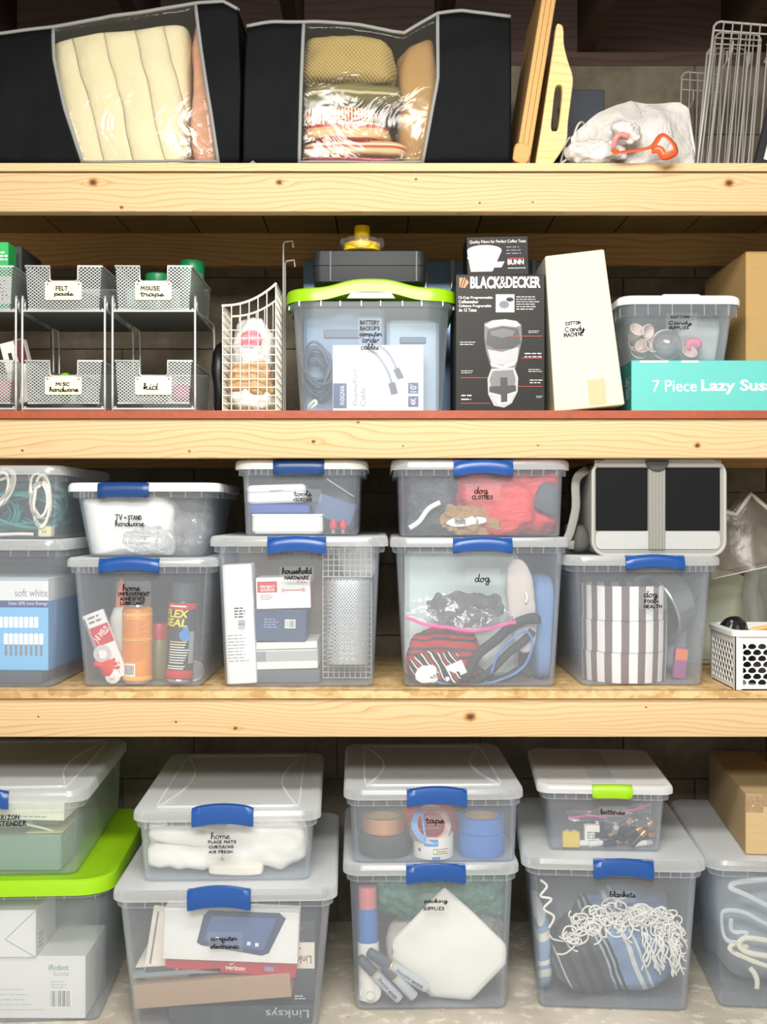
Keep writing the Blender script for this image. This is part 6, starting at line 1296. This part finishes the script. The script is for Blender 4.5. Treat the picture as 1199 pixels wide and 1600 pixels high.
for k, (x, y, ax, az) in enumerate(((995, 515, .5, .8), (1013, 518, .9, -.2), (990, 538, .3, .3), (1005, 540, -.6, .5), (1018, 540, .8, .5), (998, 556, .2, .9), (1080, 555, .2, .9))):
    d = Vector((ax * .5, -.8, az * .6)).normalized(); c = P(x, y, .095 + .012 * (k % 3))
    t = thing('paper_cup', ['tilted open cup at the top of the pile', 'cup turned away beside the top one', 'cup against the side of the supplies bin', 'cup in the middle of the pile', 'cup leaning on the clear ball', 'open cup at the bottom of the pile', 'open cup lying alone near the pink scrap'][k] + ' in the supplies bin', 'cup', c, group='small paper cups', rot=d.to_track_quat('Z', 'X').to_euler())
    MB().lathe([(.001, -.03), (.011, -.03), (.017, 0), (.0182, .001), (.017, .002), (.0165, .0), (.0105, -.027), (.001, -.027)], 18).build('cup_wall', CUP, t)
t = thing('clear_dome', 'clear plastic dome lid resting in the supplies bin', 'lid', P(1045, 550, .1)); MB().lathe([(.034, 0), (.035, .003), (.032, .02), (.018, .033), (.001, .037)], 24, axis='y').build('dome', clear('dome_plastic', .14, '#ffffff', '#f3ece6', .5, .12), t, (0, .0, .02))
MB().tube([Vector((.035 * math.cos(a), .0, .02 + .035 * math.sin(a))) for a in [2 * PI * i / 24 for i in range(24)]], .002, 6, True).build('rim', CUPI, t)
soft('pink_scrap', 'pink paper scrap in the supplies bin', 'paper', 1072, 1098, 530, 548, .11, .02, flat('scrap_pink', '#dc7c92', .6), 3, .3, 30, 10, 2.4)
soft('sugar_bag', 'pale grey sugar bag behind the cups', 'bag', 1060, 1138, 495, 565, .16, .12, flat('bag_pale', '#b4b8b6', .6), 3, .1, 12, 12, 4, Z=zf + .001)
contain('candy')
lab(B, (1041, 489, 1090, 516), [('COTTON', 1048, 1077, 492, 497), ('Candy', 1045, 1081, 500, 507), ('SUPPLIES', 1046, 1077, 509, 514)], 1.7, seed=17)
q = carton('cardboard_box', 'plain tall brown cardboard box behind the supplies bin', 'box', 1166, 1390, 394, 560, .16, .36, card('carton_kraft2', '#b89763'), Z=ztl)
for sg in (-1, 1): MB().box((sg * q.w * .2515, .18, q.h + .0008), (q.w * .495, .358, .0016)).build('flap', card('carton_kraft2', ''), q.t, smooth=False)
# ================================================================== top shelf
zs = Z1 + .0005
FAB = flat('bag_fabric', '#050709', .75, bump=.3, bscale=14, spec=.2); PIPG = flat('bag_piping', '#8d8f8c', .6); WIN = clear('bag_window', .03, '#fdfdfb', '#f0efe8', .03, .14, .5, 9)
class Bag: pass
def storage_bag(label, Y, Dp, left, seam1, seam2, right, top, ybot=257, bulge=.02, seed=1.0):
    """fabric bag with a clear window: four column curves (row share -> pixel x) and the top edge (pixel x -> row)"""
    X0 = PX((left[0][1] + right[0][1]) / 2, Y); t = thing('storage_bag', label, 'storage bag', (X0, Y, zs))
    def pt(cv0, cv1, u, v, off=0.0):
        px = lerp(pl(cv0, v), pl(cv1, v), u); yt = pl(top, px); py = lerp(yt, ybot, v)
        x = PX(px, Y) - X0; z = max(0, PZ(py, Y) - zs)
        return Vector((x, -bulge * math.sin(PI * min(1, v * .9 + .05)) + .006 * fbm((x, 0, z), 8, 3, seed) + off, z))
    for a, c, m, nm in ((left, seam1, FAB, 'fabric_panel'), (seam1, seam2, WIN, 'clear_window'), (seam2, right, FAB, 'fabric_panel')):
        MB().grid(lambda u, v: pt(a, c, u, v), 24, 20, True).build(nm, m, t, ang=3, solid=.0012)
    def edge(u):
        if u < 1 / 3: return pt(left, seam1, u * 3, 0)
        if u < 2 / 3: return pt(seam1, seam2, u * 3 - 1, 0)
        return pt(seam2, right, u * 3 - 2, 0)
    n = 36; tp = [edge(i / n) for i in range(n + 1)]
    MB().grid(lambda u, v: edge(u) + Vector((0, Dp * v + .0, .01 * math.sin(PI * v) + .004)), n, 6).build('top_panel', FAB, t, ang=3)
    for cv in (left, right): MB().grid(lambda u, v: pt(cv, cv, 0, u) + Vector((0, Dp * v, 0)), 12, 4).build('side_panel', FAB, t, ang=3)
    MB().grid(lambda u, v: Vector((edge(u).x, Dp, edge(u).z * v)), n, 2).build('back_panel', FAB, t, ang=3)
    for k, dz in enumerate((.002, .012)): MB().tube([p + Vector((0, -.003 + .03 * k, dz)) for p in tp], .0042, 6).build('piping', PIPG, t, ang=3)
    for cv in (seam1, seam2): MB().tube([pt(cv, cv, 0, i / 16) + Vector((0, -.002, 0)) for i in range(17)], .0045, 6, flatten=.5).build('seam_binding', PIPG, t, ang=3)
    MB().tube([pt(seam1, seam2, i / 12, .985) + Vector((0, -.002, 0)) for i in range(13)], .003, 6).build('piping', PIPG, t, ang=3)
    return t
storage_bag('black fabric storage bag with a clear window onto a cream comforter', .05, .38, [(0, -70), (1, -60)], [(0, 84), (.25, 88), (.6, 104), (1, 130)], [(0, 306), (.3, 316), (.7, 332), (1, 342)], [(0, 372), (.5, 378), (1, 374)], [(-70, 62), (0, 55), (90, 44), (180, 28), (240, 20), (305, 8), (350, 6), (380, 22), (400, 40)])
storage_bag('black fabric storage bag with a clear window onto folded linens', .045, .38, [(0, 386), (1, 380)], [(0, 475), (1, 468)], [(0, 684), (.45, 684), (.62, 676), (1, 660)], [(0, 798), (1, 798)], [(380, 45), (420, 38), (500, 37), (560, 42), (630, 56), (655, 40), (684, 24), (720, 20), (798, 28)], seed=5.0)
# comforter
TOPA = [(-70, 62), (0, 55), (90, 44), (180, 28), (240, 20), (305, 8), (350, 6), (380, 22), (400, 40)]; TOPB = [(380, 45), (420, 38), (500, 37), (560, 42), (630, 56), (655, 40), (684, 24), (720, 20), (798, 28)]
def tuck(o, top):
    """press a soft thing down under the bag's top edge"""
    bpy.context.view_layer.update(); Mw = o.matrix_world; Mi = Mw.inverted()
    for v in o.data.vertices:
        p = Mw @ v.co; zm = PZ(pl(top, p.x / s_(.05) + 599.5), .05) - .006
        if p.z > zm - .03: p.z = zm - .03 * math.exp(-(p.z - zm + .03) / .03)
        v.co = Mi @ p
b = NB('cream_quilt'); co = b.co(); x, y, z = b.sep(co); lines_ = b.ma('ABSOLUTE', b.ma('SINE', b.ma('MULTIPLY', b.ma('ADD', b.ma('ADD', x, b.ma('MULTIPLY', z, .28)), b.ma('MULTIPLY', b.noise(co, 4, 2), .05)), 42)))
QUI = b.done(b.pbsdf(b.mix(b.noise(co, 5, 3), lin('#ddd0a9'), lin('#eee5c6')), .8, Normal=b.bump(b.ma('ADD', b.ma('POWER', lines_, .35), b.ma('MULTIPLY', b.noise(co, 14, 4, .6), .8)), .9, .012)))
soft('comforter', 'cream quilted comforter folded behind the bag window', 'comforter', 78, 292, 6, 254, .092, .24, QUI, 3, .07, 5, 24, 7, Z=zs + .004); tuck(bpy.data.objects['comforter'], TOPA)
soft('pink_quilt', 'peach floral quilt beside the cream comforter', 'quilt', 296, 345, 4, 254, .092, .24, flat('peach_floral', '#d9a184', .85, var=.35, vscale=45, bump=.4, bscale=25), 8, .12, 10, 14, 5, Z=zs + .004); tuck(bpy.data.objects['pink_quilt'], TOPA)
# linens in the second bag
b = NB('waffle_olive'); co = b.co(); x, y, z = b.sep(co); wf = b.ma('MULTIPLY', b.ma('SINE', b.ma('MULTIPLY', x, 700)), b.ma('SINE', b.ma('MULTIPLY', z, 700)))
WAF = b.done(b.pbsdf(b.mix(b.ma('MULTIPLY_ADD', wf, .4, .5), lin('#8a7440'), lin('#c4ad70')), .9, Normal=b.bump(wf, .5, .002)))
zz = zs + .003
def folded(name, label, cat, x0, x1, y0, y1, Y, m, seed): return soft(name, label, cat, x0, x1, y0, y1, Y, .26, m, seed, .14, 11, 16, 5)
folded('red_towel', 'dark red towel lowest in the linen stack', 'towel', 472, 622, 242, 256, .055, flat('towel_red', '#8e2f38', .9, bump=.5, bscale=40), 2)
folded('plaid_linen', 'cream linen with a red band above the dark red towel', 'linen', 470, 640, 216, 243, .055, stripes('linen_red', [(0, '#d8bd92'), (.55, '#b8564c'), (.75, '#e3cda4'), (.9, '#c98e72')], 2, 30, warp=.01), 3)
folded('plaid_linen', 'cream and crimson striped linen in the middle of the stack', 'linen', 470, 612, 186, 218, .055, stripes('linen_cream', [(0, '#a03a3c'), (.2, '#dcb68c'), (.7, '#d0a478'), (.92, '#b5564a')], 2, 33, warp=.012), 4)
folded('check_linen', 'crumpled red checked linen on top of the stack', 'linen', 472, 590, 162, 188, .055, stripes('linen_check', [(0, '#9c5348'), (.5, '#e0c9a4')], 0, 130, warp=.02), 5)
folded('grey_throw', 'olive grey throw under the waffle blanket', 'throw', 472, 632, 122, 164, .06, stripes('throw_olive', [(0, '#66603c'), (.6, '#b8ae8e'), (.75, '#767048')], 2, 22, warp=.03), 6)
folded('waffle_blanket', 'tan waffle weave blanket folded at the top of the bag', 'blanket', 470, 620, 36, 126, .062, WAF, 7); tuck(bpy.data.objects['waffle_blanket'], TOPB)
soft('tan_pillow', 'tan pillow on end beside the folded linens', 'pillow', 622, 690, 42, 252, .07, .24, flat('pillow_tan', '#a98452', .85, bump=.4, bscale=10), 9, .14, 9, 16, 4, Z=zs + .004); tuck(bpy.data.objects['tan_pillow'], TOPB)
t = thing('cable_tie', 'grey binding corner lying on the shelf between the bags', 'strap', P(397, 253, .03)); MB().tube([Vector((-.018, 0, 0)), Vector((-.002, 0, .012)), Vector((.01, .01, 0))], .003, 6).build('band', PIPG, t); t.location.z = zs + .003
# ---- flattened carton and wooden tray standing on end
KR2 = card('carton_pale', '#cfa569'); t = thing('flat_carton', 'flattened cardboard carton standing on edge beside the storage bag', 'carton', (PX(816, .02), .02, zs), rot=(0, math.radians(9.2), 0)); hc = .47
MB().cbox((0, .2, .004), (.032, .4, hc), .002).build('folded_board', KR2, t); t.location.z += .003
for x in (-.006, .006): MB().box((x, -.0004, hc / 2), (.0012, .001, hc * .97)).build('fold_line', card('carton_shade', '#8a6636'), t, smooth=False)
blob((.04, .02, .05), 4, .3, 30, 10, 3).build('torn_corner', KR2, t, (-.004, -.004, 0), ang=3)
PINEW = pine('tray_wood', [], ('#e9cf96', '#dfbf80', '#cda866'), 4.0, 60); Yw = .055; s = s_(Yw)
def wz(zx, zy): return ((zx / 2.731 + 760 - 850) * s, (253 - zy / 2.731) * s)
out = catmull([(a, 0, c) for a, c in [wz(212, 690), wz(250, 690), wz(290, 645), wz(338, 565), wz(346, 480), wz(360, 370), wz(367, 290), wz(346, 220), wz(329, 150), wz(326, 82), wz(314, 66), wz(302, 74), wz(290, 160), wz(265, 330), wz(240, 500)]], 4, True)
hole = [(a.x, a.z) for a in catmull([(p[0], 0, p[1]) for p in [wz(312, 318), wz(329, 335), wz(322, 430), wz(310, 510), wz(292, 523), wz(274, 510), wz(280, 430), wz(292, 335)]], 4, True)]
t = thing('wooden_tray', 'pale wooden tray with a slotted handle standing on end', 'tray', (PX(850, Yw), Yw, zs)); t.rotation_euler = (0, 0, math.radians(2))
o = plate('handle_end', [(p.x, max(.0, p.z)) for p in out], [hole], .018, PINEW, t, bevel=.002)
MB().add([(wz(212, 690)[0] + .008, .02, 0.001), (wz(240, 690)[0], .02, 0.001), (wz(322, 80)[0], .02, wz(0, 90)[1]), (wz(302, 80)[0] + .006, .02, wz(0, 90)[1]), (wz(212, 690)[0] + .008, .36, 0.001), (wz(240, 690)[0], .36, 0.001), (wz(322, 80)[0], .36, wz(0, 90)[1]), (wz(302, 80)[0] + .006, .36, wz(0, 90)[1])], [(0, 1, 2, 3), (7, 6, 5, 4), (0, 4, 5, 1), (1, 5, 6, 2), (2, 6, 7, 3), (3, 7, 4, 0)]).build('tray_board', PINEW, t, smooth=False)
CHR = flat('chrome_wire', '#c4c1ba', .3, .35)
t = thing('wire_hook', 'chrome wire hook poking out behind the wooden tray', 'hook', P(880, 250, .1)); t.location.z = zs
MB().tube(catmull([(-.02, 0, .002), (-.005, 0, .03), (.012, 0, .045), (.02, 0, .075), (.032, 0, .115), (.042, 0, .128), (.05, .004, .126)], 5), .0035, 7).tube(catmull([(-.01, .02, .002), (0, .02, .05), (.01, .02, .085), (.02, .02, .1)], 5), .0035, 7).build('bent_wire', CHR, t, ang=3)
# ---- white refuse bag
b = NB('bag_film_white'); co = b.co(); wn = b.noise(b.mp(co, (1, 1, .6), (0, .5, 0)), 22, 4, .6, 1.0)
BAGW = b.done(b.pbsdf(b.mix(wn, lin('#bdb9b2'), lin('#dcd9d4')), .4, Normal=b.bump(wn, .8, .012)))
t = thing('refuse_bag', 'white plastic bag with orange drawstring slumped on the top shelf', 'bag', (PX(975, .06), .06, zs)); s = s_(.06)
def rb_(u, v):
    px = lerp(893, 1086, u); yt = pl([(860, 225), (880, 215), (905, 190), (935, 165), (985, 147), (1012, 152), (1062, 150), (1078, 160), (1090, 250)], px)
    z = (257 - lerp(yt, 257, v)) * s; x = (px - 975) * s
    return Vector((x, -.05 * math.sin(PI * v * .75 + .2) * math.sin(PI * u) + .012 * fbm((x, 0, z), 16, 3, 3.0), max(0, z)))
MB().grid(rb_, 40, 24, True).grid(lambda u, v: rb_(u, v) * 1.0 + Vector((0, .16 * math.sin(PI * v * .5 + .1) + .02, 0)), 40, 10).build('bag_film', BAGW, t, ang=3)
blob((.062, .05, .05), 5, .3, 30, 14, 2.6).build('knot', BAGW, t, (-.012, -.085, .035), ang=3); blob((.13, .06, .055), 9, .3, 24, 14, 2.6).build('bunched_corner', BAGW, t, (-.075, -.055, 0), ang=3)
ORD = flat('drawstring_orange', '#ec5a2c', .35); PKD = flat('drawstring_pink', '#f08a86', .4)
def rp(px, py, y): return Vector(((px - 975) * s, y, (257 - py) * s))
t_ = t
MB().tube(catmull([rp(945, 240, -.1), rp(948, 228, -.11), rp(955, 222, -.11), rp(968, 224, -.105)], 5), .006, 6, flatten=.4).build('drawstring', PKD, t, ang=3)
MB().tube(catmull([rp(948, 243, -.1), rp(950, 250, -.112), rp(975, 248, -.118), rp(1000, 243, -.12), rp(1012, 228, -.12), rp(1020, 226, -.12), rp(1033, 240, -.122), rp(1034, 252, -.124), rp(1018, 258, -.124), rp(1012, 248, -.122), rp(1000, 247, -.12)], 5), 0.010, 6, flatten=.18).build('drawstring', ORD, t, ang=3)
# ---- wire racks on end
def rack(label, corners, Y, nv, r=.0028, group='chrome wire racks', hz=(.08,), feet=True):
    c0 = P(*corners[3], Y); t = thing('wire_rack', label, 'rack', c0, group=group); t.location.z = zs
    q = [P(a, b_, Y + (.05 if i < 2 else 0)) - t.location for i, (a, b_) in enumerate(corners)]     # tl, tr, br, bl
    q[2].z = r; q[3].z = r
    loop = []
    for i in range(4):
        p, nx, pv = q[i], q[(i + 1) % 4], q[i - 1]
        a, c = (pv - p).normalized() * .014, (nx - p).normalized() * .014
        loop += [p + a, p + a * .35 + c * .35, p + c]
    MB().tube(loop, r, 7, True).build('outer_wire', CHR, t, ang=.9)
    for i in range(1, nv):
        u = i / nv; a, c = q[0].lerp(q[1], u), q[3].lerp(q[2], u); MB().tube([a + Vector((0, -.004, 0)), c + Vector((0, -.004, 0))], r * .6, 6).build('bar', CHR, t)
    for h in hz: MB().tube([q[0].lerp(q[3], h), q[1].lerp(q[2], h)], r * .7, 6).build('crossbar', CHR, t)
    if feet:
        for u in (.25, .75):
            a = q[0].lerp(q[1], u); dn = (q[3] - q[0]).normalized()
            MB().tube([a + dn * .05, a + dn * .06 + Vector((0, -.025, 0)), a + dn * .085 + Vector((0, -.025, 0)), a + dn * .095], r * .8, 6).build('foot', CHR, t, ang=.9)
    return t
rack('tall chrome cooling rack standing foremost at the shelf end', [(1117, 33), (1230, 42), (1215, 255), (1088, 255)], .10, 8, .0032, hz=(.06, .97))
rack('chrome rack nested behind the tall foremost rack', [(1119, 50), (1190, 54), (1172, 255), (1092, 255)], .15, 6, .0028, hz=(.04, .08))
rack('shorter chrome rack leaning inside the nested racks', [(1106, 75), (1168, 76), (1158, 255), (1086, 255)], .20, 5, .0028, hz=(.04,))
rack('small chrome rack standing rearmost by the white bag', [(1066, 112), (1128, 117), (1122, 257), (1058, 257)], .32, 5, .0024, hz=(.06, .14))
t = thing('picture_frame', 'black framed white panel leaning at the shelf end', 'frame', (PX(1200, .03), .03, zs), rot=(0, math.radians(14), 0)); fw, fh = .16, .25
plate('frame_border', [(0, 0), (fw, 0), (fw, fh), (0, fh)], [[(.016, .016), (fw - .016, .016), (fw - .016, fh - .016), (.016, fh - .016)]], .02, flat('frame_black', '#17181b', .4), t, (-.03, 0, 0)); rect(t, .016, .016, fw - .016, fh - .016, WHT, .008, 'panel', 'front', (-.03, 0, 0)); t.location.z += .002
q = carton('navy_carton', 'dark navy box in the shadow behind the white bag', 'box', 886, 945, 140, 257, .34, .15, flat('navy_dark', '#1d2736', .5), Z=zs)
MB().box((0, .075, q.h + .0005), (q.w * .95, .14, .001)).build('flap', flat('navy_flap', '#182030', .5), q.t, smooth=False)
